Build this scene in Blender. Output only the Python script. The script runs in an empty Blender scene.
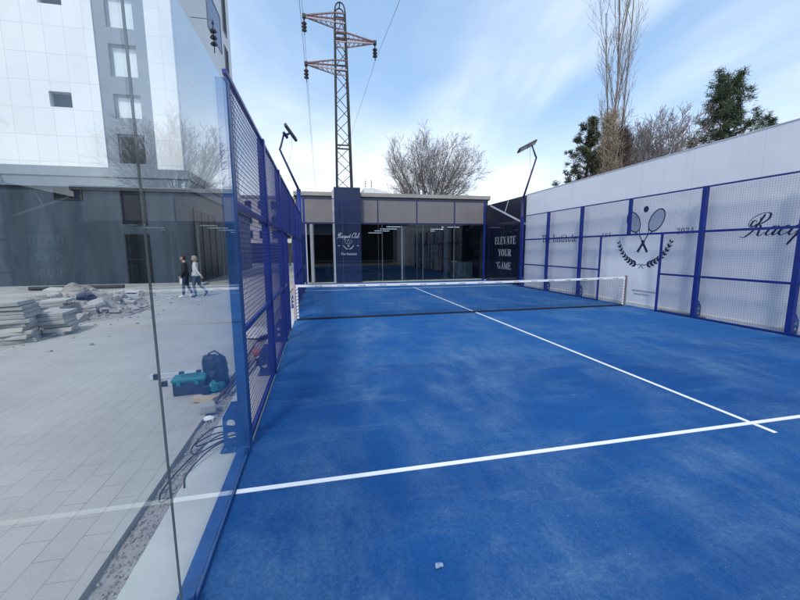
import bpy, bmesh, math, random
from mathutils import Vector, Matrix, Euler, noise as mnoise
PI = math.pi
R = math.radians
rnd = random.Random(11)
sc = bpy.context.scene
COL = sc.collection

# ------------------------------------------------------------------ helpers
def wloc(o):
    v = Vector((0, 0, 0))
    while o:
        v += o.location
        o = o.parent
    return v

class MB:
    """collects shapes (world coordinates) and links them as one mesh object"""
    def __init__(s): s.v = []; s.f = []
    def add(s, vs, fs):
        n = len(s.v); s.v += [tuple(p) for p in vs]; s.f += [tuple(i + n for i in f) for f in fs]; return s
    def box(s, x0, x1, y0, y1, z0, z1):
        return s.add([(x0,y0,z0),(x1,y0,z0),(x1,y1,z0),(x0,y1,z0),(x0,y0,z1),(x1,y0,z1),(x1,y1,z1),(x0,y1,z1)],
                     [(0,3,2,1),(4,5,6,7),(0,1,5,4),(1,2,6,5),(2,3,7,6),(3,0,4,7)])
    def obox(s, c, half, rz=0, rx=0, ry=0):
        m = Euler((rx, ry, rz)).to_matrix(); c = Vector(c)
        q = [c + m @ Vector((a*half[0], b*half[1], d*half[2])) for d in (-1,1) for a,b in ((-1,-1),(1,-1),(1,1),(-1,1))]
        return s.add(q, [(0,3,2,1),(4,5,6,7),(0,1,5,4),(1,2,6,5),(2,3,7,6),(3,0,4,7)])
    def tube(s, pts, r, n=6, caps=True):
        pts = [Vector(p) for p in pts]; k = len(pts)
        rr = r if isinstance(r, (list, tuple)) else [r]*k
        base = len(s.v); prev = None
        for i, p in enumerate(pts):
            d = (pts[min(i+1,k-1)] - pts[max(i-1,0)])
            if d.length < 1e-9: d = Vector((0,0,1))
            d.normalize()
            if prev is None:
                a = d.orthogonal().normalized()
            else:
                a = prev - d*prev.dot(d)
                a = a.normalized() if a.length > 1e-6 else d.orthogonal().normalized()
            prev = a; b = d.cross(a)
            for j in range(n):
                t = 2*PI*j/n
                s.v.append(tuple(p + (a*math.cos(t) + b*math.sin(t))*rr[i]))
        for i in range(k-1):
            for j in range(n):
                s.f.append((base+i*n+j, base+i*n+(j+1)%n, base+(i+1)*n+(j+1)%n, base+(i+1)*n+j))
        if caps:
            s.f.append(tuple(base+j for j in reversed(range(n))))
            s.f.append(tuple(base+(k-1)*n+j for j in range(n)))
        return s
    def bar(s, a, b, w, h=None):
        """square bar from a to b"""
        h = h or w
        a = Vector(a); b = Vector(b); d = (b-a).normalized()
        u = d.cross(Vector((0,0,1)))
        u = u.normalized() if u.length > 1e-4 else Vector((1,0,0))
        v = u.cross(d)
        q = [p + u*i*w/2 + v*j*h/2 for p in (a,b) for i,j in ((-1,-1),(1,-1),(1,1),(-1,1))]
        return s.add(q, [(0,3,2,1),(4,5,6,7),(0,1,5,4),(1,2,6,5),(2,3,7,6),(3,0,4,7)])
    def prism(s, poly, O, U, V, N, t):
        """2-D polygon in plane (O,U,V) extruded by t along N"""
        O,U,V,N = map(Vector, (O,U,V,N)); n = len(poly)
        q = [O+U*a+V*b for a,b in poly] + [O+U*a+V*b+N*t for a,b in poly]
        fs = [tuple(range(n-1,-1,-1)), tuple(range(n,2*n))] + [(i,(i+1)%n,n+(i+1)%n,n+i) for i in range(n)]
        return s.add(q, fs)
    def lathe(s, prof, c, n=16, M=None):
        c = Vector(c); base = len(s.v); k = len(prof)
        for r_, z in prof:
            for j in range(n):
                t = 2*PI*j/n; p = Vector((r_*math.cos(t), r_*math.sin(t), z))
                s.v.append(tuple(c + (M @ p if M else p)))
        for i in range(k-1):
            for j in range(n):
                s.f.append((base+i*n+j, base+i*n+(j+1)%n, base+(i+1)*n+(j+1)%n, base+(i+1)*n+j))
        s.f.append(tuple(base+j for j in reversed(range(n))))
        s.f.append(tuple(base+(k-1)*n+j for j in range(n)))
        return s
    def build(s, name, mat, parent=None, smooth=False, bevel=0, fix=False):
        me = bpy.data.meshes.new(name)
        off = wloc(parent) if parent else Vector((0,0,0))
        me.from_pydata([tuple(Vector(p)-off) for p in s.v], [], s.f)
        if fix:
            b = bmesh.new(); b.from_mesh(me); bmesh.ops.recalc_face_normals(b, faces=b.faces); b.to_mesh(me); b.free()
        me.update()
        if smooth: me.polygons.foreach_set('use_smooth', [True]*len(me.polygons))
        for m in (mat if isinstance(mat, (list, tuple)) else [mat]): me.materials.append(m)
        o = bpy.data.objects.new(name, me); COL.objects.link(o)
        if parent: o.parent = parent
        if bevel:
            md = o.modifiers.new('bevel', 'BEVEL'); md.width = bevel; md.segments = 2; md.limit_method = 'ANGLE'
        return o

def tag(o, label=None, cat=None, group=None, kind=None):
    if label: o['label'] = label
    if cat: o['category'] = cat
    if group: o['group'] = group
    if kind: o['kind'] = kind
    elif label and cat: o['kind'] = 'thing'
    return o
def thing(name, label, cat, loc=(0,0,0), group=None):
    o = bpy.data.objects.new(name, None); o.empty_display_size = .2; COL.objects.link(o); o.location = loc
    return tag(o, label, cat, group, 'thing')
def copy_tree(o, parent=None):
    c = o.copy(); COL.objects.link(c); c.parent = parent
    for ch in list(o.children): copy_tree(ch, c)
    return c

# ------------------------------------------------------------------ materials
def nt(name):
    m = bpy.data.materials.new(name); m.use_nodes = True
    t = m.node_tree; return m, t, t.nodes, t.links, t.nodes['Principled BSDF']
def mixc(t, fac, a, b, mode='MIX'):
    n = t.nodes.new('ShaderNodeMix'); n.data_type = 'RGBA'; n.blend_type = mode
    for inp, val in ((n.inputs[0], fac), (n.inputs[6], a), (n.inputs[7], b)):
        if hasattr(val, 'links'): t.links.new(val, inp)
        elif isinstance(val, (int, float)): inp.default_value = val
        else: inp.default_value = (*val, 1)
    return n.outputs[2]
def noise(t, scale, detail=4, rough=.55, vec=None, dist=0):
    n = t.nodes.new('ShaderNodeTexNoise'); n.inputs['Scale'].default_value = scale
    n.inputs['Detail'].default_value = detail; n.inputs['Roughness'].default_value = rough; n.inputs['Distortion'].default_value = dist
    if vec: t.links.new(vec, n.inputs['Vector'])
    return n.outputs['Fac']
def ramp(t, fac, a, b):
    n = t.nodes.new('ShaderNodeMapRange'); n.inputs[1].default_value = a; n.inputs[2].default_value = b
    t.links.new(fac, n.inputs[0]); return n.outputs[0]
def math_(t, op, a, b=None):
    n = t.nodes.new('ShaderNodeMath'); n.operation = op
    for i, v in enumerate((a, b)):
        if v is None: continue
        if hasattr(v, 'links'): t.links.new(v, n.inputs[i])
        else: n.inputs[i].default_value = v
    return n.outputs[0]
def objco(t, scale=(1,1,1), rot=(0,0,0)):
    g = t.nodes.new('ShaderNodeNewGeometry'); m = t.nodes.new('ShaderNodeMapping')
    m.inputs['Scale'].default_value = scale; m.inputs['Rotation'].default_value = rot
    t.links.new(g.outputs['Position'], m.inputs['Vector']); return m.outputs[0]
def localco(t, scale=(1,1,1)):
    g = t.nodes.new('ShaderNodeTexCoord'); m = t.nodes.new('ShaderNodeMapping')
    m.inputs['Scale'].default_value = scale
    t.links.new(g.outputs['Object'], m.inputs['Vector']); return m.outputs[0]
def bump(t, h, bsdf, strength=.3, dist=.01):
    b = t.nodes.new('ShaderNodeBump'); b.inputs['Strength'].default_value = strength; b.inputs['Distance'].default_value = dist
    t.links.new(h, b.inputs['Height']); t.links.new(b.outputs[0], bsdf.inputs['Normal'])
def M(name, col, rough=.6, metal=0, var=.15, scale=3, bmp=0, bscale=40, spec=.5, fine=0, vscale=(1,1,1)):
    m, t, N, L, b = nt(name)
    b.inputs['Roughness'].default_value = rough; b.inputs['Metallic'].default_value = metal
    b.inputs['Specular IOR Level'].default_value = spec
    co = localco(t, vscale)
    f = ramp(t, noise(t, scale, 5, .6, co), .25, .75)
    c = mixc(t, f, [x*(1-var) for x in col], [min(1, x*(1+var)) for x in col])
    if fine:
        g = ramp(t, noise(t, bscale, 3, .6, co), .3, .7)
        c = mixc(t, g, c, mixc(t, fine, c, (.02,.02,.02)))
    L.new(c, b.inputs['Base Color'])
    r = ramp(t, noise(t, scale*2.3, 3, .5, co), 0, 1)
    rr = N.new('ShaderNodeMapRange'); rr.inputs[3].default_value = max(0, rough-.08); rr.inputs[4].default_value = min(1, rough+.08)
    L.new(r, rr.inputs[0]); L.new(rr.outputs[0], b.inputs['Roughness'])
    if bmp: bump(t, noise(t, bscale, 4, .6, co), b, bmp, .01)
    return m
def emit(name, col, s):
    m, t, N, L, b = nt(name)
    b.inputs['Base Color'].default_value = (*col, 1); b.inputs['Emission Color'].default_value = (*col, 1); b.inputs['Emission Strength'].default_value = s
    return m
def glass(name, tint=(.95,.975,.97), r0=.04, dirt=.0):
    """flat architectural pane: clear transmission + Fresnel (Schlick) mirror, both faces"""
    m = bpy.data.materials.new(name); m.use_nodes = True; t = m.node_tree; t.nodes.clear()
    N, L = t.nodes, t.links
    o = N.new('ShaderNodeOutputMaterial'); mx = N.new('ShaderNodeMixShader'); tr = N.new('ShaderNodeBsdfTransparent'); gl = N.new('ShaderNodeBsdfGlossy')
    tr.inputs[0].default_value = (*tint, 1); gl.inputs['Roughness'].default_value = 0.0
    gl.inputs[0].default_value = (.97,.985,1,1)
    g = N.new('ShaderNodeNewGeometry'); dt = N.new('ShaderNodeVectorMath'); dt.operation = 'DOT_PRODUCT'
    L.new(g.outputs['Normal'], dt.inputs[0]); L.new(g.outputs['Incoming'], dt.inputs[1])
    c = math_(t, 'ABSOLUTE', dt.outputs['Value']); k = math_(t, 'SUBTRACT', 1.0, c); k = math_(t, 'POWER', k, 5.0)
    f = math_(t, 'ADD', math_(t, 'MULTIPLY', k, 1-r0), r0)
    L.new(f, mx.inputs[0]); L.new(tr.outputs[0], mx.inputs[1]); L.new(gl.outputs[0], mx.inputs[2])
    last = mx.outputs[0]
    if dirt:
        df = N.new('ShaderNodeBsdfDiffuse'); df.inputs[0].default_value = (.75,.78,.8,1)
        m2 = N.new('ShaderNodeMixShader')
        n = ramp(t, noise(t, .9, 5, .6, objco(t)), .3, .8)
        L.new(math_(t, 'MULTIPLY', n, dirt), m2.inputs[0]); L.new(last, m2.inputs[1]); L.new(df.outputs[0], m2.inputs[2]); last = m2.outputs[0]
    L.new(last, o.inputs[0])
    return m

def turf_mat():
    m, t, N, L, b = nt('blue_turf')
    co = objco(t); st = objco(t, (1, .45, 1), (0, 0, .35)); st2 = objco(t, (.55, 1.6, 1), (0, 0, -.25))
    base = mixc(t, ramp(t, noise(t, .55, 5, .6, st2), .3, .72), (.0045,.078,.28), (.012,.136,.41))
    sep = N.new('ShaderNodeSeparateXYZ'); L.new(co, sep.inputs[0])
    # turf is laid in rolls across the court; neighbouring rolls have a different pile direction
    roll = math_(t, 'GREATER_THAN', math_(t, 'ADD', sep.outputs['Y'], math_(t, 'MULTIPLY', noise(t, 3, 2, .5, co), .06)), -4.15)
    base = mixc(t, math_(t, 'MULTIPLY', roll, .55), base, (.015,.165,.46))
    # sand infill lying on top in worn patches
    patch = math_(t, 'MULTIPLY', ramp(t, noise(t, .8, 3, .5, st, .3), .42, .66), ramp(t, noise(t, 3.2, 8, .8, st), .36, .64))
    p2 = math_(t, 'MULTIPLY', ramp(t, noise(t, 1.7, 4, .6, st2, .5), .50, .76), ramp(t, noise(t, 16, 6, .75, st2), .36, .7))
    pf = math_(t, 'MULTIPLY', math_(t, 'ADD', patch, math_(t, 'MULTIPLY', p2, 1.1)), .85)
    base = mixc(t, pf, base, (.145,.29,.48))
    sp = ramp(t, noise(t, 95, 3, .7, co), .60, .72)
    spd = ramp(t, noise(t, 1.1, 4, .65, st), .35, .7)
    base = mixc(t, math_(t, 'MULTIPLY', math_(t, 'MULTIPLY', sp, spd), .75), base, (.17,.25,.42))
    grain = ramp(t, noise(t, 38, 4, .8, co), .34, .66)
    base = mixc(t, math_(t, 'MULTIPLY', math_(t,'SUBTRACT',1.0,grain), .5), base, (.002,.030,.15))
    fine = ramp(t, noise(t, 260, 2, .7, co), .3, .7)
    base = mixc(t, math_(t, 'MULTIPLY', math_(t,'SUBTRACT',1.0,fine), .45), base, (.002,.022,.11))
    L.new(base, b.inputs['Base Color']); b.inputs['Roughness'].default_value = .85
    b.inputs['Specular IOR Level'].default_value = .12
    b.inputs['Sheen Weight'].default_value = .04; b.inputs['Sheen Roughness'].default_value = .5; b.inputs['Sheen Tint'].default_value = (.45,.68,1,1)
    h = math_(t, 'ADD', noise(t, 180, 3, .7, co), math_(t, 'MULTIPLY', noise(t, 5, 3, .5, co), .6))
    bump(t, h, b, .55, .012)
    return m
def paving_mat():
    m, t, N, L, b = nt('concrete_paving')
    co = objco(t, (1,1,1), (0, 0, R(90)))
    wob = N.new('ShaderNodeVectorMath'); wob.operation = 'ADD'
    nz = N.new('ShaderNodeTexNoise'); nz.inputs['Scale'].default_value = 2.2; nz.inputs['Detail'].default_value = 2; L.new(co, nz.inputs['Vector'])
    sc_ = N.new('ShaderNodeVectorMath'); sc_.operation = 'SCALE'; sc_.inputs['Scale'].default_value = .03
    L.new(nz.outputs['Color'], sc_.inputs[0]); L.new(co, wob.inputs[0]); L.new(sc_.outputs[0], wob.inputs[1])
    br = N.new('ShaderNodeTexBrick'); L.new(wob.outputs[0], br.inputs['Vector'])
    br.inputs['Color1'].default_value = (1,1,1,1); br.inputs['Color2'].default_value = (.86,.86,.86,1); br.inputs['Mortar'].default_value = (0,0,0,1)
    br.inputs['Scale'].default_value = 1; br.inputs['Brick Width'].default_value = .36; br.inputs['Row Height'].default_value = .17
    br.inputs['Mortar Size'].default_value = .0035; br.inputs['Mortar Smooth'].default_value = .6
    g = objco(t)
    col = mixc(t, ramp(t, noise(t, .5, 5, .6, g), .3, .7), (.34,.33,.305), (.44,.43,.405))
    col = mixc(t, .25, col, br.outputs['Color'], 'MULTIPLY')
    # joints are mostly filled with sand, open only here and there
    open_ = ramp(t, noise(t, 1.3, 4, .65, g), .46, .66)
    col = mixc(t, math_(t, 'MULTIPLY', br.outputs['Fac'], math_(t, 'ADD', math_(t, 'MULTIPLY', open_, .5), .04)), col, (.12,.117,.11))
    stain = ramp(t, noise(t, 1.8, 5, .7, g, .6), .55, .75)
    col = mixc(t, math_(t, 'MULTIPLY', stain, .22), col, (.17,.17,.165))
    col = mixc(t, math_(t, 'MULTIPLY', ramp(t, noise(t, 90, 3, .6, g), .45, .7), .2), col, (.2,.2,.2))
    L.new(col, b.inputs['Base Color']); b.inputs['Roughness'].default_value = .85
    h = math_(t, 'SUBTRACT', noise(t, 60, 4, .6, g), math_(t, 'MULTIPLY', br.outputs['Fac'], .8)); bump(t, h, b, .4, .008)
    return m
def tile_mat(name, c1, c2, joint, bw, rh, mort, axis, rough=.4, off=0.0, smooth=.1):
    """cladding panels on a vertical wall; axis 'xz' or 'yz'"""
    m, t, N, L, b = nt(name)
    g = N.new('ShaderNodeNewGeometry'); s = N.new('ShaderNodeSeparateXYZ'); c = N.new('ShaderNodeCombineXYZ')
    L.new(g.outputs['Position'], s.inputs[0]); L.new(s.outputs['X' if axis[0] == 'x' else 'Y'], c.inputs[0]); L.new(s.outputs['Z'], c.inputs[1])
    br = N.new('ShaderNodeTexBrick'); L.new(c.outputs[0], br.inputs['Vector'])
    br.offset = off
    for k, v in (('Color1', c1), ('Color2', c2), ('Mortar', joint)): br.inputs[k].default_value = (*v, 1)
    br.inputs['Scale'].default_value = 1; br.inputs['Brick Width'].default_value = bw; br.inputs['Row Height'].default_value = rh
    br.inputs['Mortar Size'].default_value = mort; br.inputs['Mortar Smooth'].default_value = smooth
    f = ramp(t, noise(t, .7, 5, .6, objco(t, (1,1,.35))), .3, .7)
    col = mixc(t, math_(t, 'MULTIPLY', f, .35), br.outputs['Color'], [x*.72 for x in c1])
    L.new(col, b.inputs['Base Color']); b.inputs['Roughness'].default_value = rough
    bump(t, math_(t, 'SUBTRACT', noise(t, 12, 3, .5), br.outputs['Fac']), b, .25, .01)
    return m
def stones_mat(name, a, b_, dust):
    m, t, N, L, b = nt(name); g = N.new('ShaderNodeNewGeometry'); co = localco(t)
    c = mixc(t, g.outputs['Random Per Island'], a, b_)
    c = mixc(t, math_(t, 'MULTIPLY', ramp(t, noise(t, 3, 6, .7, co), .35, .65), .75), c, dust)
    c = mixc(t, math_(t, 'MULTIPLY', ramp(t, noise(t, 60, 3, .6, co), .45, .7), .3), c, [x*.4 for x in a])
    L.new(c, b.inputs['Base Color']); b.inputs['Roughness'].default_value = .95; b.inputs['Specular IOR Level'].default_value = .2
    bump(t, noise(t, 40, 5, .7, co), b, .6, .01); return m
def slate_mat():
    m, t, N, L, b = nt('slate_cladding')
    st = objco(t, (1,1,.25)); g = objco(t)
    col = mixc(t, ramp(t, noise(t, .8, 6, .65, st, .4), .3, .72), (.010,.022,.038), (.060,.092,.124))
    col = mixc(t, math_(t, 'MULTIPLY', ramp(t, noise(t, 2.6, 5, .7, g), .5, .75), .4), col, (.05,.068,.085))
    L.new(col, b.inputs['Base Color']); b.inputs['Roughness'].default_value = .55
    bump(t, noise(t, 9, 5, .65, g), b, .3, .02); return m
def wallpaint_mat():
    m, t, N, L, b = nt('white_banner')
    g = objco(t); st = objco(t, (1,.35,.6))
    col = mixc(t, ramp(t, noise(t, .5, 4, .6, st), .3, .7), (.72,.735,.775), (.79,.80,.825))
    sm = ramp(t, noise(t, 1.6, 5, .7, objco(t, (1,1,.3)), .8), .6, .8)
    col = mixc(t, math_(t, 'MULTIPLY', sm, .16), col, (.45,.46,.5))
    sp = N.new('ShaderNodeSeparateXYZ'); L.new(g, sp.inputs[0])
    fr = math_(t, 'ABSOLUTE', math_(t, 'SUBTRACT', math_(t, 'FRACT', math_(t, 'DIVIDE', math_(t, 'ADD', sp.outputs['Y'], 40.3), 1.58)), .5))
    seam = math_(t, 'LESS_THAN', fr, .0032)
    col = mixc(t, math_(t, 'MULTIPLY', seam, .45), col, (.40,.41,.45))
    run = ramp(t, noise(t, 2.2, 5, .65, objco(t, (1,1.6,.10))), .52, .8)
    top = ramp(t, sp.outputs['Z'], 2.9, 4.35)
    col = mixc(t, math_(t, 'MULTIPLY', math_(t, 'MULTIPLY', run, top), .30), col, (.40,.39,.40))
    L.new(col, b.inputs['Base Color']); b.inputs['Roughness'].default_value = .55
    # the cloth bellies slightly between its eyelets
    s = N.new('ShaderNodeSeparateXYZ'); L.new(g, s.inputs[0])
    h = math_(t, 'ADD', noise(t, .9, 2, .5, g), math_(t, 'MULTIPLY', noise(t, 5, 3, .5, objco(t, (1,1,.15))), .15)); bump(t, h, b, .3, .08); return m

BLUE = M('blue_powder_coat', (.005,.022,.185), .38, 0, .3, 7, .06, 90)
BLUEC = M('blue_channel_coat', (.014,.068,.22), .42, 0, .3, 6, .06, 90)
BLUEN = M('blue_mast_coat', (.010,.015,.08), .4, 0, .12, 2.5)
WIRE = M('blue_wire_coat', (.008,.022,.15), .45, 0, .1, 3)
NAVY = M('navy_cladding', (.006,.016,.06), .35, 0, .15, .8)
NAVYD = M('dark_navy_board', (.0045,.006,.026), .4, 0, .25, .8)
WHITEP = M('white_paint', (.80,.81,.82), .6, 0, .04, 6, .15, 120)
WHITEINK = M('white_lettering', (.55,.56,.60), .6, 0, .03)
BLACKINK = M('navy_ink', (.012,.016,.06), .6, 0, .1)
GREYINK = M('grey_ink', (.12,.13,.17), .6, 0, .1)
RACKFILL = M('pale_ink_wash', (.40,.44,.54), .6, 0, .06)
GLASS = glass('clear_glass', (.965,.985,.985), .029)
GLASSF = glass('thin_clear_glass', (.95,.97,.97), .03)
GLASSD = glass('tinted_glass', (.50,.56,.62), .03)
CONC = M('smooth_concrete', (.48,.49,.46), .85, 0, .12, 2.2, .3, 60)
KERBC = M('rough_concrete', (.34,.34,.33), .9, 0, .2, 2.5, .5, 30)
DARKSEAL = M('black_sealant', (.012,.014,.018), .5)
GREYM = M('grey_aluminium', (.22,.23,.25), .4, .4, .1, 3)
FASCIA = M('grey_fascia_render', (.205,.19,.175), .8, 0, .1, 1.5, .2, 40)
ROOFC = M('roof_sheet', (.29,.275,.25), .7, 0, .15, 1.5, .2, 10)
STEEL = M('weathered_lattice_steel', (.05,.053,.054), .65, .3, .2, 1)
ARMP = M('faded_red_lattice_paint', (.21,.13,.14), .65, .1, .35, 2)
ARMW = M('white_lattice_paint', (.40,.33,.34), .65, .1, .25, 2)
PORC = M('dark_glazed_insulator', (.018,.016,.03), .25, 0, .1)
BARK = M('grey_bark', (.185,.165,.17), .9, 0, .25, 2.5)
BARKL = M('pale_poplar_bark', (.205,.178,.165), .9, 0, .3, 2.5)
BARKR = M('reddish_twigs', (.19,.145,.14), .9, 0, .25, 2.5)
BARKP = M('pine_bark', (.09,.06,.045), .9, 0, .3, 3)
DRYT = M('dry_straw_foliage', (.30,.24,.165), .9, 0, .35, 1.2)
BROWNF = M('brown_dead_foliage', (.075,.045,.035), .9, 0, .35, 1.2)
def leafmat(name, a, b_, sc_=1.1):
    m, t, N, L, b = nt(name)
    L.new(mixc(t, ramp(t, noise(t, sc_, 4, .6, localco(t)), .35, .68), a, b_), b.inputs['Base Color']); b.inputs['Roughness'].default_value = .6
    return m
NEEDLE = leafmat('dark_pine_needles', (.014,.034,.018), (.085,.12,.045))
CYPR = leafmat('dark_cypress_foliage', (.020,.034,.018), (.085,.098,.05))

# ------------------------------------------------------------------ stroke lettering
def smooth_path(p, k=6):
    if len(p) < 3: return [Vector((a[0], a[1])) for a in p]
    q = [Vector((a[0], a[1])) for a in p]; out = []
    for i in range(len(q)-1):
        a = q[max(i-1,0)]; b = q[i]; c = q[i+1]; d = q[min(i+2,len(q)-1)]
        for j in range(k):
            t = j/k
            out.append(.5*((2*b)+(c-a)*t+(2*a-5*b+4*c-d)*t*t+(3*b-a-3*c+d)*t*t*t))
    out.append(q[-1]); return out
class Ink:
    """flat printed strokes on a plane (O,U,V) with outward normal N"""
    def __init__(s, O, U, V, Nn): s.O,s.U,s.V,s.N = map(Vector,(O,U,V,Nn)); s.mb = MB(); s.k = 0
    def ribbon(s, pts, wf, closed=False):
        s.k += 1; off = .002 + .00025*(s.k % 16)
        n = len(pts); L_, R_ = [], []
        for i, p in enumerate(pts):
            a = pts[(i-1) % n] if closed else pts[max(i-1,0)]; b = pts[(i+1) % n] if closed else pts[min(i+1,n-1)]
            d = b-a
            if d.length < 1e-9: d = Vector((1,0))
            d.normalize(); w = wf(i, d)/2; nn = Vector((-d.y, d.x))
            L_.append(p+nn*w); R_.append(p-nn*w)
        base = [s.O+s.U*q.x+s.V*q.y+s.N*off for q in L_+R_]
        m = n if closed else n-1
        s.mb.add(base, [(i, n+i, n+(i+1) % n, (i+1) % n) for i in range(m)])
    def poly(s, pts):
        s.k += 1; off = .002 + .00025*(s.k % 16)
        s.mb.add([s.O+s.U*p[0]+s.V*p[1]+s.N*off for p in pts], [tuple(range(len(pts)))])
    def pen(s, path, x, y, h, thin, thick, mode='both', slant=0, sx=1):
        p = smooth_path(path)
        p = [Vector((x+(a.x*sx+a.y*slant)*h, y+a.y*h)) for a in p]
        def wf(i, d):
            if mode == 'down': e = max(0, -d.y)**1.3 * (1 if 0 < i < len(p)-1 else .4)
            else: e = abs(d.y)**1.5
            return (thin+(thick-thin)*e)*h
        s.ribbon(p, wf)
    def line(s, a, b, w):
        s.ribbon([Vector(a), Vector(b)], lambda i,d: w)
T, t_ = .17, .05
def circ(cx, cy, rx, ry, a0, a1, n=9): return [(cx+rx*math.cos(R(a0+(a1-a0)*i/(n-1))), cy+ry*math.sin(R(a0+(a1-a0)*i/(n-1)))) for i in range(n)]
# glyph: (advance, [straight strokes (x0,y0,x1,y1,w)], [curves])
SER = {
 'E': (.70, [(.14,0,.14,1,T),(.02,.975,.60,.975,t_),(.02,.025,.62,.025,t_),(.14,.52,.44,.52,t_),(.585,1,.585,.76,t_*1.3),(.605,0,.605,.26,t_*1.3),(.43,.64,.43,.40,t_)], []),
 'L': (.66, [(.14,0,.14,1,T),(.01,.975,.28,.975,t_),(.02,.025,.60,.025,t_),(.58,0,.58,.30,t_*1.3)], []),
 'V': (.72, [(.10,1,.38,0,T),(.38,0,.62,1,t_),(.0,.975,.24,.975,t_),(.5,.975,.72,.975,t_)], []),
 'A': (.72, [(.10,0,.36,1,t_),(.36,1,.62,0,T),(.17,.32,.52,.32,t_),(0,.025,.22,.025,t_),(.48,.025,.74,.025,t_)], []),
 'T': (.68, [(.33,0,.33,1,T),(.02,.975,.64,.975,t_),(.04,1,.04,.74,t_*1.3),(.62,1,.62,.74,t_*1.3),(.2,.025,.46,.025,t_)], []),
 'Y': (.70, [(.10,1,.35,.46,T),(.35,.46,.60,1,t_),(.35,.5,.35,0,T),(0,.975,.25,.975,t_),(.48,.975,.72,.975,t_),(.22,.025,.48,.025,t_)], []),
 'O': (.76, [], [circ(.36,.5,.27,.48,90,270),circ(.36,.5,.27,.48,90,-90)]),
 'U': (.74, [(.14,1,.14,.3,T),(.58,1,.58,.3,t_),(.02,.975,.27,.975,t_),(.48,.975,.68,.975,t_)], [circ(.36,.3,.22,.28,180,360)]),
 'R': (.74, [(.14,0,.14,1,T),(.01,.975,.35,.975,t_),(.01,.025,.28,.025,t_),(.14,.5,.36,.5,t_),(.36,.5,.60,.02,T),(.54,.025,.72,.025,t_)], [circ(.34,.74,.20,.235,90,-90)]),
 'G': (.78, [(.58,.40,.58,.04,T*.9),(.44,.41,.70,.41,t_),(.60,.98,.60,.72,t_)], [circ(.37,.5,.29,.48,60,300,13)]),
 'M': (.94, [(.12,0,.12,1,t_),(.12,1,.44,.06,T),(.44,.06,.74,1,t_),(.76,0,.76,1,T),(0,.025,.24,.025,t_),(.62,.025,.90,.025,t_),(0,.975,.16,.975,t_),(.74,.975,.88,.975,t_)], []),
 'S': (.60, [], [[(.48,.78),(.44,.94),(.28,.98),(.10,.86),(.12,.64),(.36,.46),(.48,.26),(.38,.05),(.2,.02),(.08,.1),(.05,.26)]]),
 'I': (.36, [(.17,0,.17,1,T),(.03,.975,.31,.975,t_),(.03,.025,.31,.025,t_)], []),
 'h': (.62, [(.12,0,.12,1,T*.8),(.46,0,.46,.42,T*.8),(.0,.025,.24,.025,t_),(.36,.025,.58,.025,t_)], [circ(.29,.42,.17,.2,180,0)]),
 'n': (.60, [(.12,0,.12,.62,T*.8),(.46,0,.46,.42,T*.8),(.0,.025,.24,.025,t_),(.36,.025,.58,.025,t_)], [circ(.29,.42,.17,.2,180,0)]),
 'e': (.52, [(.08,.36,.42,.36,t_)], [circ(.26,.32,.19,.30,10,310,12)]),
 's': (.44, [], [[(.34,.50),(.28,.60),(.16,.61),(.07,.50),(.14,.38),(.29,.27),(.34,.13),(.22,.01),(.1,.03),(.05,.14)]]),
 't': (.36, [(.15,.85,.15,.14,T*.8),(.0,.6,.31,.6,t_)], [[(.15,.14),(.19,.03),(.27,.02),(.33,.1)]]),
 'i': (.30, [(.13,0,.13,.62,T*.8),(.13,.78,.13,.92,T*.8),(.02,.025,.25,.025,t_)], []),
 'u': (.60, [(.12,.6,.12,.2,T*.8),(.46,.62,.46,0,T*.8)], [circ(.29,.2,.17,.18,180,360)]),
 'C': (.74, [(.60,.98,.60,.70,t_)], [circ(.37,.5,.29,.48,50,310,13)]),
 '2': (.58, [(.05,.04,.5,.04,.09)], [[(.07,.74),(.14,.94),(.30,.98),(.45,.86),(.44,.64),(.25,.36),(.05,.05)]]),
 '0': (.60, [], [circ(.29,.5,.22,.48,90,270),circ(.29,.5,.22,.48,90,-90)]),
 '4': (.60, [(.40,0,.40,1,.12),(.02,.28,.56,.28,t_),(.02,.28,.40,1,t_)], []),
 ' ': (.32, [], []),
}
def serif(ink, text, cx, y, h, width=None, sp=.06):
    adv = sum(SER[c][0]+sp for c in text)*h; sx = width/adv if width else 1; x = cx-adv*sx/2
    for c in text:
        a, st, cu = SER[c]
        for (x0,y0,x1,y1,w) in st:
            vert = abs(y1-y0) > abs(x1-x0)
            ink.line((x+x0*h*sx, y+y0*h), (x+x1*h*sx, y+y1*h), w*h*(sx if vert else 1))
        for p in cu: ink.pen(p, x, y, h, .05, .17*sx, 'both', 0, sx)
        x += (a+sp)*h*sx
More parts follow.
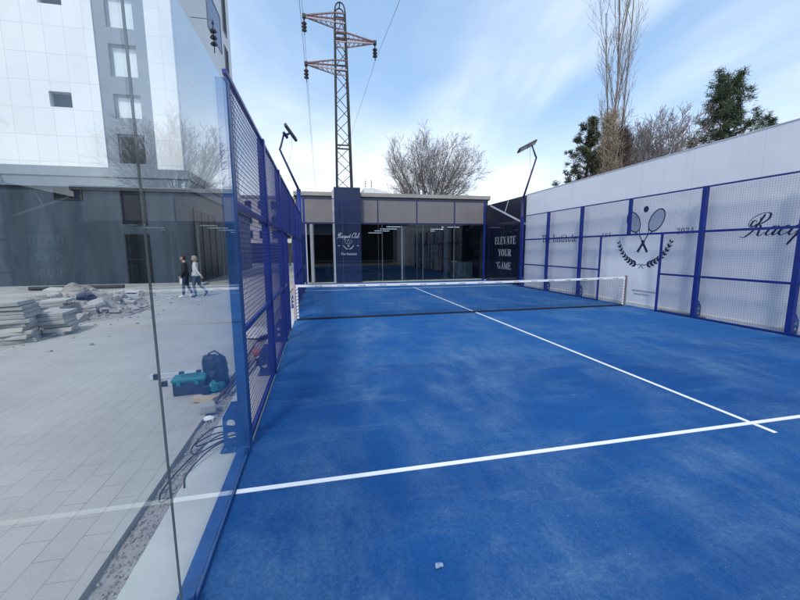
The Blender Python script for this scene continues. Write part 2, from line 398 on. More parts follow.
SCR = {
 'R': (.80, [[(.25,.62),(.17,.72),(.09,.66),(.10,.48),(.24,.46),(.34,.62),(.30,.86)],
             [(.30,.55),(.20,.42),(.05,.45),(-.04,.62),(.02,.84),(.22,1.0),(.46,1.04),(.60,.96),(.62,.76),(.48,.58),(.32,.52)],
             [(.40,.98),(.36,.6),(.27,.2),(.08,-.06),(-.10,-.03)], [(.34,.52),(.48,.44),(.52,.2),(.56,.02),(.66,0),(.76,.14)]]),
 'a': (.44, [[(.30,.34),(.22,.42),(.09,.32),(.03,.12),(.10,.0),(.2,.06),(.33,.38)],[(.34,.42),(.28,.12),(.32,.0),(.46,.14)]]),
 'c': (.34, [[(.27,.33),(.22,.42),(.09,.32),(.03,.12),(.12,0),(.22,.03),(.36,.16)]]),
 'q': (.46, [[(.30,.34),(.22,.42),(.09,.32),(.03,.12),(.10,.0),(.2,.06),(.35,.40)],[(.37,.44),(.30,.05),(.20,-.44)],[(.20,-.44),(.3,-.1),(.48,.14)]]),
 'u': (.46, [[(.0,.22),(.10,.42),(.05,.1),(.11,0),(.22,.1),(.34,.4)],[(.35,.42),(.29,.1),(.33,0),(.48,.16)]]),
 'e': (.32, [[(.0,.1),(.2,.2),(.26,.34),(.18,.42),(.07,.28),(.04,.1),(.12,0),(.22,.03),(.34,.14)]]),
 't': (.30, [[(.12,.8),(.06,.12),(.11,0),(.2,.04),(.32,.16)],[(-.02,.46),(.26,.48)]]),
 'C': (.66, [[(.52,.74),(.56,.96),(.4,1.02),(.16,.8),(.04,.4),(.12,.06),(.32,0),(.5,.1),(.64,.26)]]),
 'l': (.28, [[(.0,.1),(.2,.6),(.24,.98),(.14,.96),(.08,.4),(.08,.06),(.14,0),(.3,.15)]]),
 'b': (.38, [[(.0,.1),(.2,.6),(.24,.98),(.14,.96),(.07,.3),(.1,.03),(.2,.0),(.32,.2),(.28,.38),(.18,.32)]]),
 ' ': (.3, []),
}
def script(ink, text, x, y, h, thin=.028, thick=.085, slant=.42, sx=1):
    for c in text:
        a, paths = SCR[c]
        for p in paths: ink.pen(p, x, y, h, thin, thick, 'down', slant, sx)
        x += a*h*sx
def scriptw(text, h): return sum(SCR[c][0] for c in text)*h
def emblem(ink, k, cx, cy, fill=None):
    """crossed rackets, ball and laurel; k = metres per unit"""
    P = lambda a, b: Vector((cx+a*k, cy+b*k))
    for s in (-1, 1):
        hc = (s*.44, .68); d = Vector((s*.44, .70)).normalized(); n = Vector((-d.y, d.x))
        el = [Vector(hc) + d*(.37*math.cos(q)) + n*(.235*math.sin(q)) for q in [2*PI*i/28 for i in range(28)]]
        ink.ribbon([P(*q) for q in el], lambda i,dd: .035*k, closed=True)
        if fill: fill.poly([P(*q) for q in el])
        th = Vector(hc) - d*.52
        for e in (-1, 1):
            ink.line(P(*(Vector(hc)-d*.33+n*e*.10)), P(*th), .028*k)
        ink.line(P(*th), P(*(th-d*.25)), .034*k)
        ink.line(P(*(th-d*.22)), P(*(th-d*.66)), .085*k)
        # laurel branch
        arc = [Vector((s*(.03+.95*math.sin(a)/.906), -.74+.70*(1-math.cos(a))/.577)) for a in [R(2+63*i/9) for i in range(10)]]
        ink.ribbon([P(*q) for q in smooth_path([(q.x,q.y) for q in arc])], lambda i,dd: .022*k)
        ink.line(P(s*-.10, -.86), P(s*.06, -.70), .022*k)
        for i in range(1,10):
            p = arc[i]; tg = (arc[min(i+1,9)]-arc[max(i-1,0)]).normalized()
            for e in (-1, 1):
                a = math.atan2(tg.y, tg.x) + e*R(34); ln = .215-.009*i; w = .046-.0018*i
                u = Vector((math.cos(a), math.sin(a))); v = Vector((-u.y, u.x))
                ink.poly([P(*(p+u*x_+v*y_)) for x_, y_ in ((0.02,0),(ln*.35,-w),(ln*.75,-w*.6),(ln,0),(ln*.75,w*.6),(ln*.35,w))])
    ink.poly([P(.02+.10*math.cos(q), 1.06+.10*math.sin(q)) for q in [2*PI*i/20 for i in range(20)]])

# ------------------------------------------------------------------ setting: ground
g = MB(); g.add([(-400,-300,-.07),(400,-300,-.07),(400,500,-.07),(-400,500,-.07)], [(0,1,2,3)])
tag(g.build('ground', M('bare_dusty_ground', (.26,.25,.235), .95, 0, .2, .4, .3, 20)), kind='structure')
g = MB(); g.add([(-60,-40,-.004),(-.62,-40,-.004),(-.62,60,-.004),(-60,60,-.004)], [(0,1,2,3)])
g.add([(-.62,-40,-.004),(-.62,-40,-.07),(-.62,60,-.07),(-.62,60,-.004)], [(0,1,2,3)])
tag(g.build('pavement', paving_mat()), kind='structure')
g = MB(); g.box(-.43,-.002,-12,10.02,-.30,-.008); g.box(-.43,10.5,10.022,11.18,-.30,-.008)
tag(g.build('concrete_strip', CONC), kind='structure')
# gravel trench between paving and concrete strip
def gravel():
    mb = MB(); nx, ny = 5, 300; r = random.Random(4)
    idx = {}
    for j in range(ny+1):
        for i in range(nx+1):
            x = -.63+.21*i/nx; y = -12+22.6*j/ny
            idx[i,j] = len(mb.v); mb.v.append((x, y, -.055+.03*mnoise.noise(Vector((x*9,y*3,0)))+.012*r.random()))
    for j in range(ny):
        for i in range(nx): mb.f.append((idx[i,j],idx[i+1,j],idx[i+1,j+1],idx[i,j+1]))
    for k in range(2600):
        y = -9.6+ (r.random()**1.6)*13; x = -.61+.17*r.random(); s = r.uniform(.002,.007) if r.random() < .97 else r.uniform(.008,.015)
        mb.obox((x,y,-.045+.02*mnoise.noise(Vector((x*9,y*3,0)))+s*.4), (s*r.uniform(.7,1.3),s*r.uniform(.7,1.3),s*r.uniform(.5,1)), r.random()*6, r.random(), r.random())
    return tag(mb.build('gravel', stones_mat('gravel_and_dust', (.24,.23,.22), (.38,.365,.345), (.34,.325,.31))), kind='stuff')
gravel()
g = MB(); g.box(0,10.215,-10.2,10.018,-.2,0)
tag(g.build('court', turf_mat()), kind='structure')
def sand():
    r = random.Random(77); mb = MB(); n = 0
    while n < 5000:
        y = -9.6+ (r.random()**1.5)*8.5; x = r.uniform(.05,9.9)
        d = mnoise.noise(Vector((x*.9,y*.7,2)))+.6*mnoise.noise(Vector((x*2.6,y*2.2,5)))
        if r.random() > .12+max(0,d)*1.3: continue
        n += 1; s = r.uniform(.0006,.0014) if r.random() < .985 else r.uniform(.0016,.0026)
        a = r.random()*6.28; L_ = s*r.uniform(1,1.8)
        mb.obox((x,y,.001+s*.35), (L_,s,s*.5), a)
    return tag(mb.build('sand', stones_mat('sand_grains', (.16,.23,.36), (.36,.42,.50), (.24,.32,.44))), kind='stuff')
sand()
lw = .05
for (x0,x1,y0,y1) in ((.0,10,-6.975,-6.925),(.0,10,6.925,6.975)):
    g = MB(); g.box(x0+.005,x1-.005,y0,y1,.001,.005); tag(g.build('service_line', WHITEP), kind='structure')
for (y0,y1) in ((-7.16,-6.98),(-6.92,6.92),(6.98,7.16)):
    g = MB(); g.box(4.975,5.025,y0,y1,.001,.005); tag(g.build('centre_line', WHITEP), kind='structure')

# ------------------------------------------------------------------ side fences
ZT, ZM, ZL = 3.28, 2.2, 1.07
PY = [-6.25,-4.15,-2.15,2.25,4.28,6.3]
def wires(mb, x, y0, y1, z0, z1, step=.05, w=.0030):
    h = w/2
    def wire(a, b, ax):
        (xa,ya,za), (xb,yb,zb) = a, b
        if ax == 'z': q = [(xa-h,ya-h),(xa+h,ya-h),(xa+h,ya+h),(xa-h,ya+h)]; mb.add([(p[0],p[1],za) for p in q]+[(p[0],p[1],zb) for p in q], [(0,1,5,4),(1,2,6,5),(2,3,7,6),(3,0,4,7)])
        else: q = [(xa-h,za-h),(xa+h,za-h),(xa+h,za+h),(xa-h,za+h)]; mb.add([(p[0],ya,p[1]) for p in q]+[(p[0],yb,p[1]) for p in q], [(0,1,5,4),(1,2,6,5),(2,3,7,6),(3,0,4,7)])
    n = max(1, round((y1-y0)/step)); m = max(1, round((z1-z0)/step))
    for i in range(1, n): y = y0+(y1-y0)*i/n; wire((x,y,z0), (x,y,z1), 'z')
    for i in range(1, m): z = z0+(z1-z0)*i/m; wire((x-w*.9,y0,z), (x-w*.9,y1,z), 'y')
def wires_x(mb, y, x0, x1, z0, z1, step=.05, w=.0030):
    tmp = MB(); wires(tmp, 0, x0, x1, z0, z1, step, w)
    mb.add([(b, y+a, c) for a,b,c in tmp.v], tmp.f)

def disc(mb, c, r_, axis, t=.004, n=14):
    rot = {'x': Euler((0,PI/2,0)), 'y': Euler((PI/2,0,0)), 'z': Euler((0,0,0))}[axis].to_matrix()
    mb.lathe([(r_,-t/2),(r_,t/2)], c, n, rot)

def gusset(parent, y, s, xo):
    """perforated stiffener plate and bolted foot on the outside of a post. s=-1 left side, +1 right side"""
    mb = MB(); U = Vector((s,0,0)); poly_h = .46; w = .13
    # plate with two round holes, built as ring strips
    O = Vector((xo, y-.035, .012))
    def pt(a, b, e): return O+U*a+Vector((0,0,b))+Vector((0,e,0))
    cs = [(.07,.12,.036),(.07,.235,.036)]
    rows = [(0.0,.06),( .06,.18),(.18,.295),(.295,.44)]
    for k,(b0,b1) in enumerate(rows):
        if k in (1,2):
            cx, cz, rr = cs[k-1]; n = 16
            sq = []
            for i in range(n):
                a = 2*PI*i/n+PI/4; ca, sa = math.cos(a), math.sin(a); m_ = max(abs(ca), abs(sa))
                sq.append((cx+ca/m_*.07 if ca > 0 else cx+ca/m_*.07, cz+sa/m_*(b1-b0)/2))
            cc = [(cx+rr*math.cos(2*PI*i/n+PI/4), cz+rr*math.sin(2*PI*i/n+PI/4)) for i in range(n)]
            for e, fl in ((0,0),(.007,1)):
                vs = [pt(*q, e) for q in sq]+[pt(*q, e) for q in cc]
                fs = [(i,(i+1)%n,n+(i+1)%n,n+i) for i in range(n)]
                mb.add(vs, fs if not fl else [tuple(reversed(f)) for f in fs])
            vs = [pt(*q,0) for q in cc]+[pt(*q,.007) for q in cc]; mb.add(vs, [(i,(i+1)%n,n+(i+1)%n,n+i) for i in range(n)])
            vs = [pt(*q,0) for q in sq]+[pt(*q,.007) for q in sq]; mb.add(vs, [(i,(i+1)%n,n+(i+1)%n,n+i) for i in range(n)])
        else:
            top = .14 if k == 0 else .055
            q = [(0,b0),(.14,b0),(top,b1),(0,b1)]
            mb.prism(q, O, U, (0,0,1), (0,1,0), .007)
    a = xo; b_ = xo+s*.16
    mb.box(min(a,b_), max(a,b_), y-.10, y+.10, 0, .011)
    mb.build('base_plate', BLUEC, parent, fix=True)
    for dx in (.04,.12):
        for dy in (-.065,.065):
            bb = MB(); disc(bb, (xo+s*dx, y+dy, .018), .011, 'z', .014, 8); bb.build('bolt', GREYM, parent)

def fence(s, label, wd):
    X = 0 if s < 0 else 10.0
    def X2(d): return X+s*d
    def bx(mb, d0, d1, y0, y1, z0, z1): mb.box(min(X2(d0),X2(d1)), max(X2(d0),X2(d1)), y0, y1, z0, z1)
    root = thing('mesh_fence', label, 'fence', (X2(.05), 0, 0), 'side fences of the court')
    for y in PY:
        p = MB(); bx(p, .0, .09, y-.055, y+.055, 0, ZT+.02 if y > -6 else 3.19); o = p.build('post', BLUE if s > 0 else BLUEC if y < -6 else BLUE, root, bevel=.006)
        gusset(o, y, s, X2(.09))
    p = MB(); bx(p, .0,.08,.06,.14,ZM+.03,ZT-.018); p.build('post', BLUE, root)
    p = MB()
    for y in (-1.08,1.22):
        p = MB(); bx(p, .0,.045,y-.025,y+.025,0,ZM-.03); p.build('gate_post', BLUE, root)
    rails = [('top_rail', -6.195, 6.245, ZT-.018, ZT+.018, .03)]
    ys = PY
    for a, b in zip(PY[:-1], PY[1:]):
        tr = MB(); bx(tr, .02, .055, a+.056, b-.056, ZT-.018, ZT+.018); tr.build('top_rail', BLUE, root)
        mr = MB(); bx(mr, .015, .055, a+.056, b-.056, ZM-.028, ZM+.028); mr.build('middle_rail', BLUE, root)
    for a, b in ((PY[0],PY[1]),(PY[1],PY[2]),(PY[2],-1.05),(1.19,PY[3]),(PY[3],PY[4]),(PY[4],PY[5])):
        a2 = a+.056; b2 = b-.056
        lr = MB(); br = MB(); bx(lr, .015, .05, a2, b2, ZL-.026, ZL+.026); bx(br, .015, .05, a2, b2, .004, .05)
        lr.build('lower_rail', BLUE, root); br.build('bottom_rail', BLUE, root)
    xm = X2(.028)
    for a, b in zip(PY[:-1], PY[1:]):
        mb = MB(); wires(mb, xm, a+.055, b-.055, ZM+.028, ZT-.018, .05, wd); mb.build('mesh_panel', WIRE, root)
    for a, b in ((PY[0],PY[1]),(PY[1],PY[2]),(PY[2],-1.05),(1.19,PY[3]),(PY[3],PY[4]),(PY[4],PY[5])):
        mb = MB(); wires(mb, xm, a+.055, b-.055, .05, ZL-.026, .05, wd); wires(mb, xm, a+.055, b-.055, ZL+.026, ZM-.028, .05, wd); mb.build('mesh_panel', WIRE, root)
    return root
fence(-1, 'blue steel mesh fence at the left of the court, beside the paved yard', .0042)
fence(1, 'blue steel mesh fence at the right, in front of the white banner wall', .0019)

# ------------------------------------------------------------------ glass walls
def glass_side(s, y0, seams, y1, label, ztop=3.13, post_end=None, chan=BLUEC):
    X = 0 if s < 0 else 10.0
    def bx(mb, d0, d1, a, b, z0, z1): mb.box(min(X+s*d0,X+s*d1), max(X+s*d0,X+s*d1), a, b, z0, z1); return mb
    root = thing('glass_wall', label, 'glass wall', (X+s*.05, y0, 0), 'glass side walls of the court')
    ys = [y0]+seams+[y1]
    for a, b in zip(ys[:-1], ys[1:]):
        bx(MB(), .006, .018, a+.004, b-.004, .03, ztop).build('glass_pane', GLASS, root)
    for y in seams: bx(MB(), .007, .017, y-.002, y+.002, .03, ztop).build('joint_seal', M('grey_silicone', (.07,.085,.09), .4), root)
    bx(bx(MB(), .0, .10, y0, y1, -.006, .028), .02, .1, y0, y1, .028, .034).build('floor_channel', chan, root)
    for y in [a+.12 for a in ys[:-1]]+[b-.12 for b in ys[1:]]: bx(MB(), -.002, .03, y-.02, y+.02, .034, .085).build('clamp', chan, root)
    if post_end is not None:
        bx(MB(), .02,.09,post_end-.04,post_end+.04,.034,4.4).build('post', BLUE, root)
    return root
glass_side(-1, -10.2, [-8.0], -6.315, 'tall clear glass wall in the left foreground with a dark seam, paved yard behind it')
glass_side(-1, 6.36, [8.1], 9.93, 'glass wall at the far left corner of the court beyond the fence', 3.13)
glass_side(1, 6.60, [8.1], 9.93, 'glass wall at the far right corner in front of the dark navy board', 3.13)

# back wall: glass panes, posts and mesh above
root = thing('back_glass_wall', 'blue framed glass wall with mesh on top closing the far end of the court', 'glass wall', (5, 10.02, 0))
bx_ = [0.0, 1.9, 3.78, 5.91, 8.06, 9.86]
for a, b in zip(bx_[:-1], bx_[1:]):
    MB().box(a+.004, b-.004, 10.0, 10.012, .03, 3.12).build('glass_pane', GLASSF, root)
    mb = MB(); wires_x(mb, 10.03, a+.03, b-.03, 3.2, 4.38, .05, .003); mb.build('mesh_panel', WIRE, root)
for x in bx_[1:-1]:
    MB().box(x-.03, x+.03, 10.014, 10.07, 3.19, 4.36).build('post', BLUEN, root)
    MB().box(x-.003, x+.003, 10.001, 10.011, .03, 3.12).build('joint_seal', GREYM, root)
for x in (-.02, 9.86):
    MB().box(x-.05, x+.05, 10.013, 10.10, 0, 4.42).build('post', BLUE, root)
MB().box(.03, 9.81, 10.014, 10.06, 4.36, 4.40).build('top_rail', BLUEN, root)
MB().box(.03, 9.81, 10.014, 10.06, 3.13, 3.19).build('middle_rail', BLUEN, root)
MB().box(.03, 9.81, 9.98, 10.03, .0, .03).build('floor_channel', BLUEN, root)

# ------------------------------------------------------------------ net
root = thing('court_net', 'dark net with a white top tape stretched across the blue court', 'net', (5, 0, 0))
def netz(x): return .92-.035*(1-((x-5)/5)**2)
nm = MB(); st = .042; n = int(9.8/st); h = .0019
for i in range(n+1):
    x = .1+9.8*i/n; nm.box(x-h, x+h, -h, h, .02, netz(x)-.05)
k = int(.86/st)
for j in range(1, k+1):
    f = j/(k+.3)
    for i in range(14):
        x0 = .1+9.8*i/14; x1 = .1+9.8*(i+1)/14; z0 = .02+(netz(x0)-.07)*f; z1 = .02+(netz(x1)-.07)*f
        nm.bar((x0,.003,z0), (x1,.003,z1), .003)
nm.build('net_mesh', M('black_net_cord', (.012,.014,.022), .8), root)
tp = MB()
for i in range(20):
    x0 = .06+9.88*i/20; x1 = .06+9.88*(i+1)/20
    tp.add([(x0,-.009,netz(x0)-.06),(x1,-.009,netz(x1)-.06),(x1,-.009,netz(x1)),(x0,-.009,netz(x0)),(x0,.009,netz(x0)-.06),(x1,.009,netz(x1)-.06),(x1,.009,netz(x1)),(x0,.009,netz(x0))],
           [(0,1,2,3),(5,4,7,6),(3,2,6,7),(0,4,5,1)])
tape = tp.build('top_tape', M('white_net_tape', (.78,.77,.78), .7, 0, .05, 4), root)
ink = Ink((0,-.009,0), (1,0,0), (0,0,1), (0,-1,0))
for i in range(17):
    x = .55+.56*i; z = netz(x)-.037
    for d, w in ((0,.05),(.06,.035),(.105,.07)): ink.line((x+d, z), (x+d+w, z), .016)
ink.mb.build('tape_print', GREYINK, tape)
MB().box(.08, 9.92, -.006, .006, .004, .045).build('bottom_band', M('navy_net_band', (.008,.011,.03), .8), root)
for x in (.085, 9.915):
    MB().box(x-.028, x+.028, -.007, .007, .046, .855).build('side_tape', tape.data.materials[0], root)
    lc = MB()
    for i in range(9): lc.tube([(x-.03,-.012,.1+i*.085),(x+.03,-.012,.13+i*.085)], .006, 5)
    lc.build('lacing', M('navy_lacing_%d' % int(x), (.012,.015,.06), .8), root)
pp = MB().box(-.005,.05,-.035,.035,.0,.94); pp.build('net_post', M('dusty_pink_post', (.42,.33,.36), .6), root)
pp = MB().box(9.95,9.995,-.035,.035,.0,.95); pp.build('net_post', M('grey_brown_post', (.16,.145,.15), .6), root)

# ------------------------------------------------------------------ banner wall on the right
XW = 10.25
root = thing('banner_wall', 'tall white boundary wall with navy racket emblem and lettering behind the right mesh fence', 'wall', (XW+.1, -3, 0))
MB().prism([(6.37,-.07),(6.37,4.27),(-4,4.36),(-16,4.40),(-16,-.07)], (XW,0,0), (0,1,0), (0,0,1), (1,0,0), .22).build('wall_panel', wallpaint_mat(), root, fix=True)
cp = MB()
cp.prism([(6.37,4.272),(6.37,4.292),(-4,4.382),(-16,4.422),(-16,4.402),(-4,4.362)], (XW-.012,0,0), (0,1,0), (0,0,1), (1,0,0), .245).build('coping', M('pale_coping', (.6,.6,.63), .5), root, fix=True)
MB().box(XW-.03, XW-.004, -16, 6.37, -.06, .10).build('plinth', M('pale_plinth', (.62,.62,.62), .8, 0, .15, 3), root)
ink = Ink((XW,0,0), (0,-1,0), (0,0,1), (-1,0,0)); fill = Ink((XW+.0012,0,0), (0,-1,0), (0,0,1), (-1,0,0))
emblem(ink, .92, .24, 1.965, fill)
ink.mb.build('racket_emblem', BLACKINK, root); fill.mb.build('racket_strings', RACKFILL, root)
ink = Ink((XW,0,0), (0,-1,0), (0,0,1), (-1,0,0))
script(ink, 'Racquet Club', 2.94, 2.06, .47, .030, .10, .42, 1.12)
ink.mb.build('script_lettering', BLACKINK, root)
ink = Ink((XW,0,0), (0,-1,0), (0,0,1), (-1,0,0))
serif(ink, 'The Institute', -3.86, 2.05, .32, 2.30)
ink.mb.build('serif_lettering', BLACKINK, root)
ink = Ink((XW,0,0), (0,-1,0), (0,0,1), (-1,0,0))
serif(ink, 'EST', -1.23, 2.15, .16, .44, .14); serif(ink, '2024', 1.55, 2.17, .16, .5, .14)
r = random.Random(3)
for row, (z, u0, u1) in enumerate(((.475,.0,.86),(.375,.06,.58))):
    u = u0
    while u < u1:
        w = r.uniform(.02,.05)
        for a in range(2): ink.line((u, z+.03*a), (u+w*.9, z+.03*a+r.uniform(-.008,.008)), .011)
        ink.line((u, z-.005), (u, z+.04), .009); u += w+.012
ink.mb.build('small_lettering', GREYINK, root)
# loose plank lying at its foot
tag(MB().obox((XW-.12,-1.75,.03), (.045,.62,.025), 0).build('plank', M('weathered_plank', (.12,.11,.10), .85, 0, .3, 6)), 'dark narrow plank lying at the foot of the white banner wall', 'plank')

root = thing('navy_board_wall', 'dark navy wall board with white slogan lettering in the far right corner', 'wall', (XW+.1, 8.7, 0))
MB().box(XW+.004, XW+.2, 6.378, 11.05, -.07, 4.27).build('wall_panel', NAVYD, root)
ink = Ink((XW+.004,0,0), (0,-1,0), (0,0,1), (-1,0,0))
serif(ink, 'ELEVATE', -8.33, 2.03, .385, 2.28); serif(ink, 'YOUR', -8.33, 1.40, .36, 1.45); serif(ink, 'GAME', -8.33, .72, .36, 1.52)
ink.line((-9.24,1.02),(-9.16,1.02),.07)
ink.mb.build('slogan_lettering', WHITEINK, root)
ink = Ink((XW+.004,0,0), (0,-1,0), (0,0,1), (-1,0,0))
ink.line((-10.2,4.22),(-6.38,2.94),.095); ink.line((-8.10,4.25),(-8.44,3.68),.075)
ink.mb.build('painted_stripe', WHITEINK, root)

# ------------------------------------------------------------------ floodlights
def floodlight(base, knee, tip, h0, h1, label, mirror):
    root = thing('floodlight_mast', label, 'floodlight', (base[0], base[1], 0), 'floodlight masts of the court')
    b = Vector(base)
    MB().tube([(b.x,b.y,0),(b.x,b.y,b.z-.02)], .085, 10).build('mast', BLUEN if mirror else BLUE, root, smooth=True)
    MB().tube([b,(b.x,b.y,b.z+.06)], .09, 10).build('collar', BLUEN, root)
    k = Vector(knee); q = Vector(tip); b2 = b+Vector((0,0,.05))
    pts = [b2, b2.lerp(k,.5), k.lerp(b2,.12), k.lerp(q,.03)+(k-(b2+q)/2)*.03, k.lerp(q,.18), q]
    MB().tube(pts, [.05,.045,.04,.04,.04,.035], 8).build('arm', BLUEN, root, smooth=True)
    h0 = Vector(h0); h1 = Vector(h1); d = (h1-h0).normalized(); side = d.cross(Vector((0,1,0))) if abs(d.y) < .8 else d.cross(Vector((1,0,0))); side.normalize()
    if side.z < 0: side = -side
    w = d.cross(side).normalized()
    if w.y < 0: w = -w
    ta = R(24 if mirror else -14); side, w = side*math.cos(ta)+w*math.sin(ta), w*math.cos(ta)-side*math.sin(ta)
    def slab(a, b_, hw, t0, t1):
        return MB().add([p+w*i*hw+side*j for p in (a,b_) for i,j in ((-1,t0),(1,t0),(1,t1),(-1,t1))], [(0,3,2,1),(4,5,6,7),(0,1,5,4),(1,2,6,5),(2,3,7,6),(3,0,4,7)])
    hd = slab(h0,h1,.16,0,.07 if mirror else .10).build('lamp_head', M('charcoal_lamp_housing_%d' % mirror, (.05,.055,.06), .5, .3), root, fix=True)
    L_ = (h1-h0)
    if not mirror:
        o_ = -side*.24+w*.04; MB().add([p+o_+w*i*.08+side*j for p in (h0+L_*.3, h0+L_*.65) for i,j in ((-1,0),(1,0),(1,.10),(-1,.10))], [(0,3,2,1),(4,5,6,7),(0,1,5,4),(1,2,6,5),(2,3,7,6),(3,0,4,7)]).build('driver_box', BLUEN, root, fix=True)
        MB().bar(h0.lerp(h1,.5)-side*.2, h0.lerp(h1,.5), .06).build('yoke', BLUEN, root)
    for a, b_ in ((.06,.46),(.54,.94)):
        slab(h0+L_*a, h0+L_*b_, .12, -.012, -.001).build('lamp_lens', M('pale_lamp_lens', (.55,.6,.58), .3), hd, fix=True)
    MB().bar(q-side*.02, (h0+h1)/2 if not mirror else h0.lerp(h1,.72), .05).build('bracket', BLUEN, root)
    MB().tube([h0.lerp(h1,.66), h0.lerp(h1,.66)+Vector((0,0,-.6)), b2.lerp(k,.62)], .006, 4).build('cable', DARKSEAL, root)
floodlight((10.12,6.48,4.07),(10.72,6.48,5.96),(10.48,6.48,6.5),(9.82,6.48,6.22),(10.68,6.48,6.66), 'floodlight on a bent mast at the far right corner beside the navy board', 1)
floodlight((-.06,6.48,4.2),(-.72,6.48,5.78),(-.55,6.48,6.36),(-.50,6.25,6.66),(-.12,6.62,6.2), 'floodlight on a bent mast rising behind the far end of the left fence', 0)

# ------------------------------------------------------------------ club building at the far end
YF = 11.2
root = thing('club_building', 'low grey club building with dark glass front at the far end of the court', 'building', (5, YF, 0))
MB().box(-.35, 10.46, YF-.02, YF+.2, 3.26, 4.62).build('fascia', FASCIA, root)
MB().box(-.55, 10.66, YF-.18, 22.2, 4.66, 4.86).build('roof', ROOFC, root)
MB().box(-.55, 10.66, YF-.10, YF+.22, 4.62, 4.66).build('soffit', M('dark_soffit', (.08,.08,.085), .7), root)
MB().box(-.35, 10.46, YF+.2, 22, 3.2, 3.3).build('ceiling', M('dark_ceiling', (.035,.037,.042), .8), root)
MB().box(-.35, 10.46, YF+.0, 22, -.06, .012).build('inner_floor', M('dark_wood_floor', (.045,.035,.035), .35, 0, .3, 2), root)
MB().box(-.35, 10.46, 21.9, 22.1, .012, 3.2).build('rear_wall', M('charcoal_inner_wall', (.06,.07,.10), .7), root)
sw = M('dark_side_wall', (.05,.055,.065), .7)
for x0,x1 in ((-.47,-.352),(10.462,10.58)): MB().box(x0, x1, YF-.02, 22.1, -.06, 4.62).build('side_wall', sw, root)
for a, b in ((.42,1.42),(2.97,4.2),(4.2,5.35),(5.35,6.6),(6.6,7.75),(7.75,8.5),(8.5,10.2)):
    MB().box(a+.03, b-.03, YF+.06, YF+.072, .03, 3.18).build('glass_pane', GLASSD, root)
for x in (.40,4.2,6.6,8.5):
    MB().box(x-.025, x+.025, YF+.03, YF+.1, .012, 3.2).build('mullion', M('thin_grey_mullion', (.07,.08,.09), .5), root)
for x, w in ((5.42,.11),(8.02,.10)):
    MB().box(x-w, x+w, YF+.08, YF+.24, .012, 3.2).build('pier', M('grey_inner_pier', (.26,.27,.28), .6), root)
MB().box(-.35, 10.46, YF+.02, YF+.11, 3.18, 3.26).build('head_frame', M('navy_head_frame', (.02,.022,.06), .5), root)
MB().box(-.20, .05, YF-.0, YF+.12, .0, 3.17).build('door_jamb', M('pale_door_jamb', (.5,.5,.5), .6), root)
MB().box(.22, .38, YF+.02, YF+.14, .0, 3.17).build('door_jamb', M('grey_door_jamb', (.30,.31,.32), .6), root)
hd = MB()
for x in (8.40,8.62): hd.tube([(x-.05,YF-.0,1.05),(x+.05,YF-.0,1.05)], .02, 6)
hd.build('door_handle', GREYM, root)
cu = MB(); ys = 15.0
for i in range(60):
    x = 6.3+1.9*i/60; cu.add([(x,ys+.05*math.sin(i*1.4),.05),(x+1.9/60,ys+.05*math.sin((i+1)*1.4),.05),(x+1.9/60,ys+.05*math.sin((i+1)*1.4),3.15),(x,ys+.05*math.sin(i*1.4),3.15)], [(0,1,2,3)])
cu.build('curtain', M('dark_blue_curtain', (.03,.04,.06), .8), root)
MB().box(-.34,1.40,YF+.5,YF+.56,2.62,3.19).build('added_pale_panel', M('added_panel_finish', (.6,.6,.58), .7), root)  # pale panel added for the brightness in the door glass
# things inside
t = thing('reception_counter', 'pale reception counter seen through the right end of the dark glass front', 'counter', (9.5, 12.6, 0))
MB().box(8.92,10.2,12.4,12.9,.012,1.02).build('counter_front', M('pale_green_grey_laminate', (.34,.38,.37), .6), t)
MB().box(8.88,10.2,12.34,12.95,1.02,1.07).build('counter_top', M('dark_counter_top', (.03,.03,.03), .4), t)
pnl = MB()
for x in (9.25,9.45,9.62): pnl.box(x,x+.10,12.385,12.399,.1,.9)
pnl.build('front_panel', M('white_counter_panels', (.62,.62,.58), .6), t)
t = thing('doorway_figure_stand', 'small dark display stand inside the doorway left of the navy pillar', 'stand', (.95, 14.4, 0))
MB().tube([(.95,14.4,.02),(.95,14.4,1.25)], .05, 8).build('pole', DARKSEAL, t); MB().obox((.95,14.36,1.35),(.22,.02,.22)).build('board', DARKSEAL, t)
MB().obox((.95,14.4,.03),(.2,.2,.018)).build('foot', DARKSEAL, t)
t = thing('leaflet_table', 'pale side table standing inside the doorway left of the navy pillar', 'table', (.75, 15.5, 0))
MB().box(.2,1.3,15.2,15.8,.72,.77).build('table_top', CONC, t)
for x in (.26,1.24):
    for y in (15.25,15.75): MB().box(x-.03,x+.03,y-.03,y+.03,.012,.72).build('leg', CONC, t)
LIT = emit('lit_tube', (.93,.96,1.0), 1.3)
cells = [(r_, c_) for c_ in range(2) for r_ in range(4)]
rown = ['nearest', 'second', 'third', 'deepest']; coln = ['left', 'right']
for r_, c_ in cells:
    y = (12.1,14.5,17.1,20.4)[r_]; x = (4.62,8.05)[c_]-.0
    t = thing('ceiling_light', '%s lit ceiling strip in the %s row behind the dark glass front' % (rown[r_], coln[c_]), 'ceiling light', (x+.55, y, 3.1), 'strip lights inside the club building')
    MB().box(x-.02, x+1.12, y-.05, y+.05, 3.13, 3.2).build('housing', GREYM, t)
    MB().box(x, x+1.10, y-.045, y+.045, 3.085, 3.13).build('tube', LIT, t)
t = thing('sign_pillar', 'tall navy pillar with white script, rackets and laurel before the club building', 'pillar', (2.2, YF-.3, 0))
MB().box(1.54, 2.93, YF-.62, YF+.02, -.05, 5.06).build('pillar_body', NAVY, t)
MB().box(1.44, 1.535, YF-.60, YF+.05, -.05, 4.9).build('edge_trim', M('pale_edge_trim', (.42,.43,.45), .5), t)
ink = Ink((0,YF-.62,0), (1,0,0), (0,0,1), (0,-1,0))
